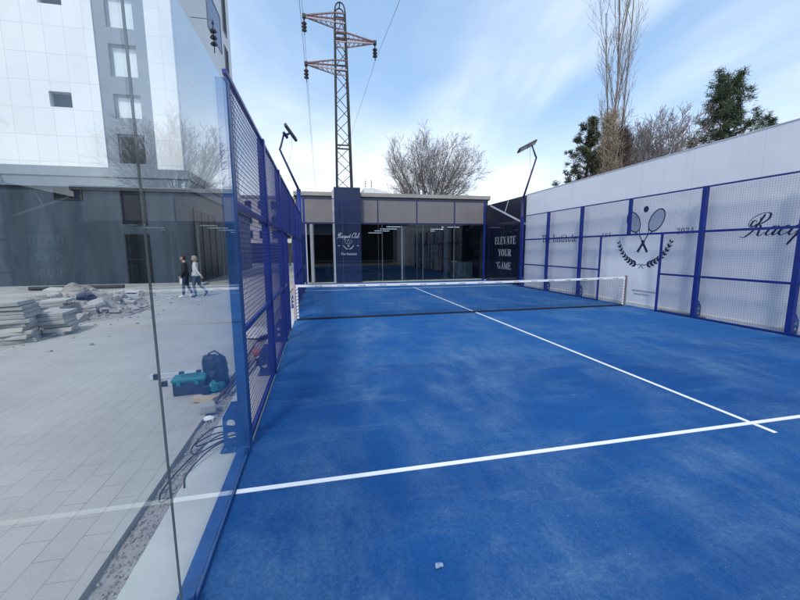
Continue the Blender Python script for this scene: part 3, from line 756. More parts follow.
script(ink, 'Racquet Club', 1.66, 2.42, .25, .07, .13, .3, .88)
emblem(ink, .27, 2.24, 2.02)
for s in (-1,1): ink.line((2.24+s*.46,2.0),(2.24+s*.56,2.0),.03)
serif(ink, 'The Institute', 2.26, 1.50, .13, .86)
ink.mb.build('sign_lettering', WHITEINK, t)

# small things on and behind the roof
t = thing('roof_hut', 'low white roofed hut on the flat roof behind the navy pillar', 'hut', (5.6,24,4.86))
MB().box(4.9,7.0,24.2,27,4.0,6.75).build('hut_wall', M('pale_hut_wall', (.55,.56,.56), .8), t)
MB().prism([(4.75,6.76),(7.2,6.76),(7.2,6.84),(5.6,7.2),(4.75,7.2)], (0,24.0,0), (1,0,0), (0,0,1), (0,1,0), 3.2).build('hut_roof', M('white_hut_roof', (.7,.71,.72), .6), t, fix=True)
for x, hh, lb in ((5.05,8.05,'left'),(5.6,8.1,'right')):
    a = MB().tube([(x,25.2,6.7),(x,25.2,hh)], .035, 5)
    for k in range(3): a.bar((x-.16,25.2,hh-.1-.2*k),(x+.16,25.2,hh-.1-.2*k),.03)
    tag(a.build('aerial', GREYM), 'thin %s aerial of the pair on the roof behind the navy pillar' % lb, 'aerial', 'roof aerials')

# ------------------------------------------------------------------ office tower on the left
YB = 12.0
root = thing('office_tower', 'white clad tower on a dark slate podium at the left behind the glass', 'building', (-14, YB, 0))
sl = slate_mat()
MB().box(-40,-5.95,YB,30,-.06,4.92).build('podium_wall', sl, root)
MB().box(-40.2,-5.80,YB-.16,30.1,4.92,5.42).build('lower_cornice', M('grey_blue_cornice', (.13,.17,.21), .6, 0, .12, 1), root)
MB().box(-40.2,-5.74,YB-.22,30.1,5.42,5.86).build('upper_cornice', M('pale_grey_cornice', (.17,.21,.25), .6, 0, .12, 1), root)
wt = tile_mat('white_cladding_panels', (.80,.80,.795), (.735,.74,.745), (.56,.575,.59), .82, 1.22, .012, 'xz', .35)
wts = tile_mat('shaded_side_cladding', (.66,.67,.69), (.62,.64,.66), (.42,.45,.48), 1.2, 1.22, .012, 'yz', .4)  # copy of the white cladding, its colour darkened for the side's shade
def front_wall():
    mb = MB()
    openings = [(-11.55,-10.65,8.62,9.32),(-11.6,-10.6,13.1,13.85),(-11.6,-10.6,17.6,18.3),(-11.6,-10.6,22.2,22.9)]
    xs = [-40,-11.6,-10.6,-9.42]
    mb.box(-40,-9.44,YB+.25,YB+.3,5.86,34)
    return mb
# front cladding with real openings for the small windows
smallw = [(-11.58,-10.66,8.62,9.32),(-11.58,-10.62,13.12,13.85),(-11.58,-10.62,17.6,18.3)]
mb = MB(); zc = 5.86
for (x0,x1,z0,z1) in smallw:
    mb.box(-40,-9.44,YB+.05,YB+.30,zc,z0); mb.box(-40,x0,YB+.05,YB+.30,z0,z1); mb.box(x1,-9.44,YB+.05,YB+.30,z0,z1); zc = z1
mb.box(-40,-9.44,YB+.05,YB+.30,zc,34)
mb.build('tower_wall', wt, root)
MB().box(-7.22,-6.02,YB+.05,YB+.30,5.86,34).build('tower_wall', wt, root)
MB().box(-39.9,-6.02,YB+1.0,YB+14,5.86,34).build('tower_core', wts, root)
winF = M('grey_window_frame', (.22,.25,.30), .5); 
strip = M('blue_grey_cladding_strip', (.155,.185,.22), .55, 0, .12, .9)
wz = [(6.1,7.55),(8.30,9.42),(10.22,11.70),(12.42,13.95),(14.8,16.2),(17.0,18.5),(19.3,20.8),(21.6,23.1)]
mb = MB(); zc = 5.86; xa, xb = -8.92, -7.72
for z0,z1 in wz:
    mb.box(-9.44,-7.22,YB+.10,YB+.30,zc,z0); mb.box(-9.44,xa,YB+.10,YB+.30,z0,z1); mb.box(xb,-7.22,YB+.10,YB+.30,z0,z1); zc = z1
mb.box(-9.44,-7.22,YB+.10,YB+.30,zc,34)
mb.build('window_strip', strip, root)
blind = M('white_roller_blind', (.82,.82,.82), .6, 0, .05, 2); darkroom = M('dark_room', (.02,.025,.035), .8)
def window(x0,x1,z0,z1,y,back,parent=root,nm='window'):
    f = MB(); e = .07
    f.box(x0,x0+e,y,y+.06,z0,z1); f.box(x1-e,x1,y,y+.06,z0,z1); f.box(x0+e,x1-e,y,y+.06,z0,z0+e); f.box(x0+e,x1-e,y,y+.06,z1-e,z1)
    w = f.build(nm, winF, parent)
    MB().box(x0+e,x1-e,y+.02,y+.03,z0+e,z1-e).build('pane', GLASSD if back is darkroom else GLASSF, w)
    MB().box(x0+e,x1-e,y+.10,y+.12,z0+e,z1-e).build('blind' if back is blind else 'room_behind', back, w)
for i,(z0,z1) in enumerate(wz): window(xa,xb,z0,z1,YB+.24,darkroom if i == 0 else blind)
for (x0,x1,z0,z1) in smallw: window(x0,x1,z0,z1,YB+.22,darkroom)
# side of the tower, facing the court
swin = M('violet_grey_side_glazing', (.10,.09,.20), .2); 
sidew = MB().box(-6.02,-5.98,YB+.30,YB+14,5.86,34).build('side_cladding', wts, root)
for (y0,y1,z0,z1,mm) in ((18.9,22.6,16.4,19.0,swin),(18.9,22.6,20.2,23,swin),(23.5,24.7,15.4,17.6,darkroom),(23.5,24.7,18.6,21.4,darkroom),(14.2,16.4,20.4,23.0,swin)):
    f = MB(); f.box(-5.98,-5.93,y0,y1,z0,z0+.08); f.box(-5.98,-5.93,y0,y1,z1-.08,z1); f.box(-5.98,-5.93,y0,y0+.08,z0+.08,z1-.08); f.box(-5.98,-5.93,y1-.08,y1,z0+.08,z1-.08)
    w = f.build('window', winF, root); MB().box(-5.975,-5.955,y0+.08,y1-.08,z0+.08,z1-.08).build('pane', mm, w)
# podium openings: shop door, window over it, small high window, side shop front (set proud, dark glazing)
dg = M('dark_podium_glazing', (.008,.011,.016), .45, 0, .15, 3, 0, 40, .15); pf = M('black_window_frame', (.012,.014,.018), .45)
def pod_open(x0,x1,z0,z1,nm,bars):
    f = MB(); e = .055
    f.box(x0,x0+e,YB-.05,YB-.002,z0,z1); f.box(x1-e,x1,YB-.05,YB-.002,z0,z1); f.box(x0+e,x1-e,YB-.05,YB-.002,z0,z0+e); f.box(x0+e,x1-e,YB-.05,YB-.002,z1-e,z1)
    for b_ in bars: f.box(x0+e,x1-e,YB-.045,YB-.004,b_-.02,b_+.02)
    w = f.build(nm, pf, root); MB().box(x0+e,x1-e,YB-.02,YB-.006,z0+e,z1-e).build('pane', dg, w); return w
d = pod_open(-9.02,-7.90,.06,2.66,'door',[1.35]); MB().tube([(-8.1,YB-.08,.95),(-8.1,YB-.08,1.3)], .02, 6).build('handle', GREYM, d)
pod_open(-9.05,-7.92,3.1,4.86,'window',[])
pod_open(-11.9,-10.68,4.30,4.90,'window',[])
f = MB()
for y in (12.8,14.2,15.6,17.0): f.box(-5.948,-5.90,y-.05,y+.05,.1,4.0)
f.box(-5.948,-5.90,12.75,17.05,4.0,4.12); f.box(-5.948,-5.90,12.75,17.05,.0,.1)
w = f.build('shop_front', pf, root); MB().box(-5.948,-5.93,12.85,16.95,.1,4.0).build('pane', dg, w)
tag(MB().box(-40,-5.2,10.9,11.98,-.06,.10).build('doorstep', KERBC), 'long low concrete step along the foot of the dark slate podium', 'step')
tag(MB().tube([(-12.4,10.4,.10),(-8.6,10.5,.10)], .09, 10).build('drain_pipe', M('dark_grey_pipe', (.03,.035,.045), .5)), 'long dark pipe lying on the ground before the slate podium', 'pipe')
# insulator string hung from a bracket of the tower
t = thing('service_bracket', 'small bracket with a dark insulator string hanging off the tower side', 'bracket', (-5.9, 16, 14.0))
def insulator(c, r_, drop, parent, n=3):
    m_ = MB(); m_.tube([c,(c[0],c[1],c[2]-drop)], r_*.16, 6)
    m_.lathe([(r_*.35,-r_*.25),(r_*.35,r_*.25)], (c[0],c[1],c[2]-drop*.08), 10)
    for k in range(n):
        z = c[2]-drop*(.32+.2*k); m_.lathe([(r_*.2,r_*.55),(r_*.7,r_*.35),(r_,-.1*r_),(r_*.9,-.25*r_),(r_*.2,-.1*r_)], (c[0],c[1],z), 12)
    return m_.build('insulator', PORC, parent, smooth=False)
MB().bar((-5.97,15.2,14.9),(-4.78,15.2,14.9),.03).build('arm', GREYM, t)
insulator((-4.84,15.2,14.86), .2, 1.75, t)

# ------------------------------------------------------------------ pylon and wires
YP = 30.0; yc = YP+.7
root = thing('power_pylon', 'tall lattice electricity pylon with three crossarms behind the club building', 'pylon', (3.5, yc, 0))
def leg(sx, sy, z):
    f = z/25.0; hw = 1.05*(1-f)+.56*f; cx = 3.52+(-.05)*f
    return Vector((cx+sx*hw*.86, yc+sy*hw*.86, z))
lat = MB()
for sx in (-1,1):
    for sy in (-1,1):
        lat.bar(leg(sx,sy,0), leg(sx,sy,24.9), .13)
lat.build('corner_leg', STEEL, root)
br = MB(); zs = [0.0]
while zs[-1] < 24.2: zs.append(zs[-1]+1.35)
zs[-1] = 24.9
for i,(a,b) in enumerate(zip(zs[:-1],zs[1:])):
    for k,(p,q) in enumerate((((-1,-1),(1,-1)),((1,-1),(1,1)),((1,1),(-1,1)),((-1,1),(-1,-1)))):
        if (i+k) % 2: p, q = q, p
        br.bar(leg(*p,a), leg(*q,b), .06)
br.build('lattice_brace', STEEL, root)
rg = MB()
for z in (12.3,19.9,22.8,24.3):
    for p,q in (((-1,-1),(1,-1)),((1,-1),(1,1)),((1,1),(-1,1)),((-1,1),(-1,-1))): rg.bar(leg(*p,z), leg(*q,z), .10 if z > 13 else .13)
rg.build('ring_brace', STEEL, root)
cp = MB(); n = 8
for sy in (-1,1):
    p0 = leg(-1,sy,24.9); p1 = leg(1,sy,24.9); cx = (p0.x+p1.x)/2; hw = (p1.x-p0.x)/2
    cp.tube([(cx-hw*math.cos(PI*i/n), p0.y, 24.9+.75*math.sin(PI*i/n)) for i in range(n+1)], .07, 5)
cp.tube([(cx,leg(0,-1,24.9).y,25.63),(cx,leg(0,1,24.9).y,25.63)], .06, 5)
cp.build('cap_arch', STEEL, root)
def arm(z, side, tipx):
    a = MB(); w_ = MB(); zt = z+.12
    tip = Vector((tipx, yc, z+.05))
    near = []
    for sy in (-1,1):
        b0 = leg(side, sy, z-.45); b1 = leg(side, sy, z+.42); o0 = leg(-side, sy, z-.45); o1 = leg(-side, sy, z+.42)
        a.bar(b1, tip+Vector((0,0,.08)), .12); w_.bar(b0, tip-Vector((0,0,.06)), .11)
        a.bar(o1, b1, .12); w_.bar(o0, b0, .11)
        for k in range(1,6):
            f = k/6; p = b0.lerp(tip,f); q = b1.lerp(tip,f-.1); a.bar(p, q, .05)
    for k in range(1,6):
        f = k/6; w_.bar(leg(side,-1,z-.45).lerp(tip,f), leg(side,1,z-.45).lerp(tip,max(0,f-.12)), .05)
    o = a.build('crossarm', ARMP, root); w_.build('lower_chord', ARMW, o)
    MB().obox(tip, (.16,.18,.16)).build('arm_tip', STEEL, o)
    insulator((tipx, yc, z-.1), .26, 1.55, root)
arm(24.25,-1,.02); arm(22.55,1,6.95); arm(19.95,-1,.05)
def wire(x, z, k, label):
    pts = []
    for i in range(41):
        y = -70+200*i/40; d = (y-yc)
        sag = -.0011*d*(110-abs(d)) if abs(d) < 110 else 0
        sag = -5.0*(1-((abs(d)-52)/52)**2) if abs(d) < 104 else 0
        pts.append((x+k*d, y, z+sag*.30))
    tag(MB().tube(pts, .017, 5).build('power_line', M('dull_wire', (.15,.16,.18), .6), None), label, 'power line', 'power lines of the pylon')
wire(.02, 22.65, 0.004, 'thin power line under the topmost left arm of the pylon')
wire(.05, 18.3, 0.004, 'thin power line under the lowest left arm of the pylon')
wire(6.95, 20.9, -.03, 'thin power line under the single right arm of the pylon')

# ------------------------------------------------------------------ trees
def grow(mbs, p, d, length, r_, level, P, r):
    segs = P['segs'][min(level, len(P['segs'])-1)]
    pts = [p.copy()]; rr = [r_]; dirs = [d.copy()]
    end = r_*P['taper'] if level < P['levels']-1 else P['tip']
    for i in range(segs):
        wob = Vector((r.gauss(0,1), r.gauss(0,1), r.gauss(0,1)))*P['wob']
        d = (d+wob+Vector((0,0,P['up'][min(level,len(P['up'])-1)]))).normalized()
        p = p+d*length/segs; pts.append(p.copy()); dirs.append(d.copy()); rr.append(r_+(end-r_)*(i+1)/segs)
    mbs[0 if level < P['trunk_levels'] else 1].tube(pts, rr, 6 if level < 2 else 4 if level < 3 else 3, caps=False)
    if level >= P['levels']-1: return
    nch = P['kids'][min(level,len(P['kids'])-1)]
    for k in range(nch):
        f = P['from'][min(level,len(P['from'])-1)]+(1-P['from'][min(level,len(P['from'])-1)])*(k+r.random())/nch
        x = f*segs; i = min(int(x), segs-1); q = pts[i].lerp(pts[i+1], x-i); dd = dirs[i+1]
        ax = dd.orthogonal().normalized(); ax.rotate(Matrix.Rotation(2.4*k+r.random()*1.2+level, 3, dd).to_quaternion())
        ang = R(r.uniform(*P['ang'][min(level,len(P['ang'])-1)]))
        nd = (dd*math.cos(ang)+ax*math.sin(ang)).normalized()
        L2 = length*r.uniform(*P['ratio'][min(level,len(P['ratio'])-1)])*(1.15-.45*f)
        grow(mbs, q, nd, L2, max(P['tip'], (rr[i]*(1-(x-i))+rr[i+1]*(x-i))*P['rr']), level+1, P, r)
def bare_tree(name, base, height, label, cat, seed, bark, group=None, **kw):
    P = dict(levels=6, trunk_levels=2, segs=[5,5,4,3,3,2], taper=.35, tip=.014, wob=.10, up=[.02,.05,.07,.09,.09,.08], kids=[9,6,6,5,4], **{'from':[.28,.25,.2,.15,.15]},
             ang=[(30,58),(28,55),(25,55),(25,55),(25,55)], ratio=[(.52,.72),(.5,.7),(.5,.7),(.5,.75),(.5,.8)], rr=.62, r0=.22)
    P.update(kw)
    r = random.Random(seed); mbs = [MB(), MB()]
    root = thing(name, label, cat, base, group)
    for s in range(P.get('stems',1)):
        b = Vector(base)+Vector((r.uniform(-1,1),r.uniform(-1,1),0))*P.get('spread',0)
        d = Vector((r.gauss(0,1),r.gauss(0,1),0))*P.get('lean',.03)+Vector((0,0,1))
        grow(mbs, b, d.normalized(), height*P.get('trunk_f',.62)*r.uniform(.85,1.05), P['r0'], 0, P, r)
    mbs[0].build('trunk', bark, root); mbs[1].build('crown', kw.get('twig') or bark, root)
    return root
bare_tree('bare_tree', (12.1,31.5,0), 16.9, 'wide round leafless tree standing behind the club building roof', 'tree', 5, BARK, r0=.30, tip=.010, trunk_f=.425, kids=[26,8,7,6], levels=5, ang=[(14,56),(18,42),(20,45),(22,48)], ratio=[(1.08,1.30),(.30,.48),(.38,.6),(.45,.7)], rr=.52, wob=.055, up=[.0,.035,.05,.05,.05], segs=[4,7,5,3,2], **{'from':[.35,.18,.15,.15,.15]})
bare_tree('bare_tree', (-2.6,34,0), 9.3, 'small leafless tree glimpsed behind the left floodlight mast', 'tree', 8, BARK, levels=5, kids=[7,5,5,4], r0=.12)
bare_tree('poplar_tree', (21.15,14.2,0), 21.5, 'tall narrow leafless poplar rising behind the white wall', 'tree', 21, BARKL, 'trees behind the white wall', levels=4, trunk_levels=1, r0=.10, lean=.034, stems=4, spread=.4, rr=.5,
          kids=[8,5,4], ang=[(9,24),(14,30),(18,36),(20,40)], ratio=[(.14,.34),(.35,.55),(.4,.6),(.4,.6)], trunk_f=1.0, up=[.03,.12,.12,.1], wob=.05, tip=.008, **{'from':[.35,.25,.2,.2]})
for i,(x,y,h,sd,lb,kw) in enumerate((
    (23.0,14.5,12.4,31,'leafless grey shrub just right of the tall poplar',dict(bark=BARK)),
    (25.0,14.6,13.6,32,'leafless twiggy tree midway between poplar and pine',dict(bark=BARK)),
    (26.6,15.6,13.4,33,'leafless reddish tree next to the pine on its left',dict(bark=BARKR)))):
    bare_tree('bare_tree', (x,y,0), h, lb, 'tree', sd, kw['bark'], 'trees behind the white wall', levels=5, stems=5, spread=.5, lean=.16, r0=.09, kids=[8,6,5,4], trunk_f=.66,
              ang=[(14,34),(20,42),(22,45),(25,45)], ratio=[(.35,.55),(.4,.6),(.45,.7),(.5,.7)], up=[.04,.09,.1,.1], tip=.012)
def tuft(mb, c, size, r, n=34, flat=.6, axis=Vector((0,0,1)), w=.042):
    for i in range(n):
        d = Vector((r.gauss(0,1), r.gauss(0,1), r.gauss(0,1)*flat))+axis*.9
        if d.length < .1: continue
        d.normalize(); L_ = size*r.uniform(.55,1.1); s = d.orthogonal().normalized(); s.rotate(Matrix.Rotation(r.random()*6.28,3,d).to_quaternion())
        o = c+Vector((r.gauss(0,1),r.gauss(0,1),r.gauss(0,1)))*size*.28
        mb.add([o-s*w*.5, o+s*w*.5, o+d*L_+s*w*.15, o+d*L_-s*w*.15], [(0,1,2,3)])
def pine(name, base, top, label, seed, mat, spread, z0, nb, group='trees behind the white wall', dense=26, tsize=.42, up=.55, droop=0):
    r = random.Random(seed); b = Vector(base); root = thing(name, label, 'tree', base, group)
    tr = MB(); cr = MB(); bend = Vector((r.uniform(-.3,.3), r.uniform(-.3,.3), 0))
    pts = [b+Vector((0,0,top*i/8))+bend*math.sin(i*.7) for i in range(9)]
    tr.tube(pts, [.20*(1-i/9.5) for i in range(9)], 7)
    for k in range(nb):
        f = (k+r.random())/nb; z = z0+(top*.97-z0)*f; i = min(7,int(z/top*8)); p = pts[i].lerp(pts[i+1], z/top*8-i)
        a = 2.4*k+r.random(); L_ = spread*(1.05-.72*f**1.4)*r.uniform(.6,1.12)
        d = Vector((math.cos(a), math.sin(a), up*r.uniform(.5,1.2))).normalized()
        q = [p]
        for j in range(5): q.append(q[-1]+d*L_/5); d = (d+Vector((r.gauss(0,.1),r.gauss(0,.1),.10-droop))).normalized()
        tr.tube(q, [.05,.04,.032,.025,.018,.01], 4, caps=False)
        for j in range(2,6):
            for m_ in range(3 if j > 3 else 2):
                if r.random() < .25: continue
                off = Vector((r.gauss(0,1),r.gauss(0,1),r.gauss(.3,.7)))*L_*.10
                tuft(cr, q[j]+off, tsize*r.uniform(.7,1.15), r, dense, .6, d*.5)
    tuft(cr, pts[-1], tsize, r, dense)
    tr.build('trunk', BARKP, root); cr.build('crown', mat, root)
pine('pine_tree', (30.9,13.8,0), 14.3, 'dark green pine with upswept branches behind the right part of the white wall', 41, NEEDLE, 3.1, 7.7, 38, dense=44, tsize=.42, up=.85)
pine('pine_tree', (36.6,14.8,0), 12.45, 'tip of a small dark pine just showing over the far right of the white wall', 47, NEEDLE, 1.2, 9.8, 9, tsize=.35)
pine('cypress_tree', (19.5,14.4,0), 10.7, 'clumpy dark evergreen at the left end of the trees behind the white wall', 43, CYPR, 2.1, 4.6, 30, dense=46, tsize=.30, up=.75)
# dry straw coloured shrub wrapped round the poplar's foot, with a dead brown clump
def dry_shrub(name, base, h0, h1, rad, label, mat, seed, n):
    r = random.Random(seed); root = thing(name, label, 'shrub', base, 'trees behind the white wall'); st = MB(); cr = MB()
    for k in range(14):
        a = r.random()*6.28; p = Vector(base)+Vector((math.cos(a),math.sin(a),0))*rad*.4*r.random()
        q = [p, p+Vector((r.gauss(0,.2),r.gauss(0,.2),h1*.5)), p+Vector((r.gauss(0,.45),r.gauss(0,.45),h1*r.uniform(.8,.98)))]
        st.tube(q, [.05,.035,.012], 4, caps=False)
    for k in range(n):
        z = r.uniform(h0,h1); f = (z-h0)/(h1-h0); rr = rad*(1.0-.55*f)*math.sqrt(r.random()); a = r.random()*6.28
        c = Vector(base)+Vector((math.cos(a)*rr, math.sin(a)*rr, z))
        d = Vector((math.cos(a)*.25,math.sin(a)*.25,1)); tuft(cr, c, r.uniform(.3,.65), r, 9, .35, d*1.6, .026)
    st.build('stem', BARKL, root); cr.build('crown', mat, root)
dry_shrub('dry_shrub', (20.2,13.0,0), 5.6, 10.7, .85, 'straw coloured dry shrub between the dark evergreen and the poplar', DRYT, 51, 360)
dry_shrub('dead_shrub', (21.3,12.9,0), 6.6, 9.6, .65, 'brown dead clump at the foot of the poplar behind the white wall', BROWNF, 52, 200)

# distant block at the end of the alley, seen through the left mesh
t = thing('apartment_block', 'distant pale apartment block seen through the left mesh fence', 'building', (-11, 62, 0))
MB().box(-24,-3.2,62,74,-.06,11).build('block_wall', M('pale_pink_render', (.55,.50,.48), .8, 0, .15, .5), t)
MB().box(-24.3,-2.9,61.8,74.2,11,11.4).build('block_roof', ROOFC, t)
for i in range(9):
    for j in range(4):
        x = -23+2.2*i; z = 1.2+2.6*j
        f = MB().box(x,x+1.2,61.93,61.995,z,z+1.5).build('window', winF, t); MB().box(x+.1,x+1.1,61.91,61.928,z+.1,z+1.4).build('pane', dg, f)
t = thing('yard_wall', 'low grey wall crossing the alley in front of the distant block', 'wall', (-6, 44, 0))
MB().box(-30,-1.0,44,44.3,-.06,2.6).build('wall_face', M('dark_grey_blockwork', (.10,.11,.13), .9, 0, .3, 1.5), t)
MB().box(-30,-1.0,43.95,44.35,2.6,2.72).build('wall_cap', KERBC, t)

t = thing('added_dark_block', 'added unseen dark building behind the camera, mirrored in the far glass front', 'building', (0,-24,0))  # added, never in view; gives the far glass something dark to reflect
MB().box(-34,40,-32,-24,-.06,6.2).build('building_wall', M('added_block_wall', (.05,.045,.045), .85, 0, .3, 1), t)
MB().box(-34.3,40.3,-32.3,-23.7,6.2,6.5).build('flat_roof', ROOFC, t)
for i in range(12):
    MB().box(-32+6*i,-28+6*i,-23.995,-23.93,0,3).build('added_block_door', M('dark_added_door_%d' % (i % 2), (.03,.035,.05), .5), t)
# ------------------------------------------------------------------ paver stacks
SLABM = [M('pale_concrete_slab_%d' % i, c, .9, 0, .14, 5, .35, 40) for i, c in enumerate(((.42,.415,.395),(.35,.35,.34),(.46,.445,.415)))]
def slab_mesh(seed, i):
    r = random.Random(seed); mb = MB(); hx, hy, hz = .25, .34, .040
    mb.obox((0,0,0),(hx,hy,hz))
    mb.v = [(x+r.uniform(-.022,.022), y+r.uniform(-.026,.026), z+r.uniform(-.005,.005)) for x,y,z in mb.v]
    o = mb.build('concrete_slab', SLABM[i], None, bevel=.010); return o
protos = [slab_mesh(60+i, i) for i in range(3)]; used = [False]*3
ORD = ['top','second','third','fourth','fifth','sixth','seventh','eighth','ninth','tenth','eleventh']
stacks = [((-5.33,-.92),.30,10,'tall stack nearest the court'),((-5.02,-.22),.18,6,'low front stack beside the rubble'),((-6.0,1.35),.25,7,'wide stack behind the low front one'),
          ((-5.85,.35),.5,4,'short stack tucked between the taller ones'),((-6.75,-.35),.2,11,'tall stack cut by the left frame edge'),((-8.7,2.4),.15,9,'rear stack farthest from the court'),((-6.05,-1.0),.1,8,'stack directly left of the tall near one')]
for (x,y),rz,n,lb in stacks:
    z = -.004
    for k in range(n):
        i = rnd.randrange(3)
        if not used[i]: o = protos[i]; used[i] = True
        else: o = protos[i].copy(); COL.objects.link(o)
        z += .0415
        o.location = (x+rnd.uniform(-.045,.045), y+rnd.uniform(-.06,.06), z); o.rotation_euler = (rnd.uniform(-.012,.012), rnd.uniform(-.012,.012), rz+rnd.uniform(-.16,.16)+(PI if rnd.random() < .5 else 0))
        z += .0415
        tag(o, '%s paving slab of the %s' % (ORD[n-1-k], lb), 'paving slab', 'stacked concrete paving slabs')
# ------------------------------------------------------------------ rubble
def rubble():
    r = random.Random(9); mb = MB(); nx, ny = 60, 90; idx = {}
    def hgt(x, y):
        h = 0
        for (cx,cy,a,b,hh) in ((-6.15,2.6,1.05,1.2,.80),(-6.9,4.2,1.1,1.5,.42),(-7.0,6.4,.9,2.3,.10),(-8.2,5.5,1.4,2.2,.25)):
            q = ((x-cx)/a)**2+((y-cy)/b)**2; h = max(h, hh*math.exp(-q*1.3))
        return h
    for j in range(ny+1):
        for i in range(nx+1):
            x = -10+5.4*i/nx; y = .4+9.8*j/ny; h = hgt(x,y)
            z = h*(1+.35*mnoise.noise(Vector((x*2.2,y*2.2,3))))+ (.05*mnoise.noise(Vector((x*7,y*7,1))) if h > .05 else 0)
            idx[i,j] = len(mb.v); mb.v.append((x,y,max(z,0)-.03))
    for j in range(ny):
        for i in range(nx):
            if max(mb.v[idx[i+a,j+b]][2] for a in (0,1) for b in (0,1)) > -.02: mb.f.append((idx[i,j],idx[i+1,j],idx[i+1,j+1],idx[i,j+1]))
    n = 0
    while n < 1500:
        x = r.uniform(-10,-4.7); y = r.uniform(.4,10); h = hgt(x,y)
        if h < .02+.1*r.random(): continue
        n += 1; s = r.uniform(.015,.05) if r.random() < .85 else r.uniform(.05,.13)
        c = (x,y,max(h*.95-.03,0)+s*.3)
        mb.obox(c, (s*r.uniform(.6,1.5),s*r.uniform(.6,1.5),s*r.uniform(.25,.8)), r.random()*6, r.gauss(0,.35), r.gauss(0,.35))
    for k in range(420):
        x = -6.2+r.gauss(0,1.3); y = 3.2+r.gauss(0,2.6); s = r.uniform(.008,.03)
        if -9 < x < -3.2: mb.obox((x,y,s*.3), (s*r.uniform(.7,1.6),s,s*r.uniform(.4,.9)), r.random()*6, r.gauss(0,.3), 0)
    tag(mb.build('rubble_heap', stones_mat('grey_rubble', (.15,.142,.135), (.48,.465,.44), (.38,.36,.335))), 'heap of broken grey rubble spread beside the paver stacks', 'rubble', kind='stuff')
rubble()
def chunk(nm, c, half, rot, mat, label, cat, seed):
    r = random.Random(seed); mb = MB(); mb.obox((0,0,0), half, *rot)
    mb.v = [(x*(1+r.uniform(-.15,.15))+c[0], y*(1+r.uniform(-.15,.15))+c[1], z*(1+r.uniform(-.2,.2))+c[2]) for x,y,z in mb.v]
    return tag(mb.build(nm, mat, None, bevel=.015), label, cat)
def crumpled(nm, c, rad, mat, label, cat, seed):
    bm = bmesh.new(); bmesh.ops.create_icosphere(bm, subdivisions=3, radius=1); r = random.Random(seed); o = Vector((r.random()*9,)*3)
    mb = MB()
    for v in bm.verts:
        k = 1+.35*mnoise.noise(v.co*1.6+o)+.15*mnoise.noise(v.co*4+o); p = Vector((v.co.x*rad[0],v.co.y*rad[1],max(v.co.z,-.55)*rad[2]))*k; mb.v.append(tuple(p+Vector(c)))
    mb.f = [tuple(v.index for v in f.verts) for f in bm.faces]; bm.free()
    return tag(mb.build(nm, mat, None), label, cat)
crumpled('plastic_sack', (-5.78,2.2,.50), (.22,.2,.17), M('navy_plastic_sack', (.016,.02,.06), .4, 0, .3, 8), 'crumpled dark navy sack lying on the rubble heap', 'sack', 4)
chunk('broken_slab', (-5.55,1.95,.34), (.30,.17,.05), (.5,.25,-.25), SLABM[1], 'tilted grey slab fragment on the rubble below the navy sack', 'slab', 5)
chunk('broken_slab', (-6.7,2.9,.66), (.36,.22,.05), (.2,.1,.1), SLABM[2], 'pale slab fragment lying on top of the rubble heap', 'slab', 6)
for i,(x,y,lb) in enumerate(((-7.0,7.4,'flat pale slab fragment left of the walking pair'),(-6.3,5.5,'flat pale slab fragment at the thin end of the rubble'),(-7.6,5.2,'flat pale slab fragment behind the rubble heap'))):
    chunk('broken_slab', (x,y,.17+.06*(i==2)), (.42,.26,.035), (.3*i,.05,.06), SLABM[i % 3], lb, 'slab', 70+i)

# ------------------------------------------------------------------ tools by the near fence post
TEAL = M('teal_plastic', (.012,.17,.20), .4); DNAVY = M('dark_navy_plastic', (.012,.02,.045), .45); BLK = M('black_rubber', (.012,.013,.017), .55)
t = thing('toolbox', 'dark toolbox with a teal lid on the paving beside the blue post', 'toolbox', (-1.0,-4.72,0))
MB().obox((-.99,-4.70,.085),(.185,.10,.085),.10).build('box', DNAVY, t, bevel=.012)
MB().obox((-.99,-4.70,.195),(.195,.11,.024),.10).build('lid', TEAL, t, bevel=.012)
MB().tube([(-1.09,-4.72,.215),(-1.08,-4.72,.245),(-.90,-4.69,.245),(-.89,-4.69,.215)], .012, 6).build('handle', TEAL, t)
for dx in (-.10,.10): MB().obox((-.99+dx,-4.806+dx*.1,.16),(.022,.008,.028),.10).build('latch', TEAL, t)
crumpled('tool_bag', (-.72,-4.55,.19), (.17,.15,.27), M('black_bag_fabric', (.012,.015,.03), .6, 0, .3, 12), 'black tool bag standing behind the teal toolbox', 'bag', 12)
bag = bpy.data.objects['tool_bag']
MB().tube([Vector((-.80,-4.58,.36)),Vector((-.79,-4.57,.46)),Vector((-.72,-4.56,.49)),Vector((-.66,-4.55,.44)),Vector((-.65,-4.55,.35))], .013, 6).build('strap', BLK, bag)
for i,(x,y,z,lb) in enumerate(((-1.32,-4.02,.035,'long white level lying on the paving behind the toolbox'),(-1.18,-4.32,.03,'shorter white level lying just behind the toolbox'))):
    L_ = .40 if i == 0 else .30; a = .12+.1*i
    t = thing('spirit_level', lb, 'level', (x,y,0), 'white levels on the paving')
    MB().obox((x,y,z),(L_,.024,z),a).build('body', M('white_aluminium', (.6,.62,.64), .4, .2), t)
    for d in (-.8,0,.55): MB().obox((x+math.cos(a)*L_*d,y+math.sin(a)*L_*d,z),(.035,.026,z*1.06),a).build('vial_window', DNAVY, t)
crumpled('work_glove', (-.70,-4.76,.06), (.075,.06,.085), TEAL, 'crumpled teal work glove leaning on the black tool bag', 'glove', 15)
crumpled('work_glove', (-.62,-4.73,.05), (.06,.06,.08), M('dark_teal_fabric', (.012,.10,.13), .7), 'darker teal glove closest to the blue post', 'glove', 16)
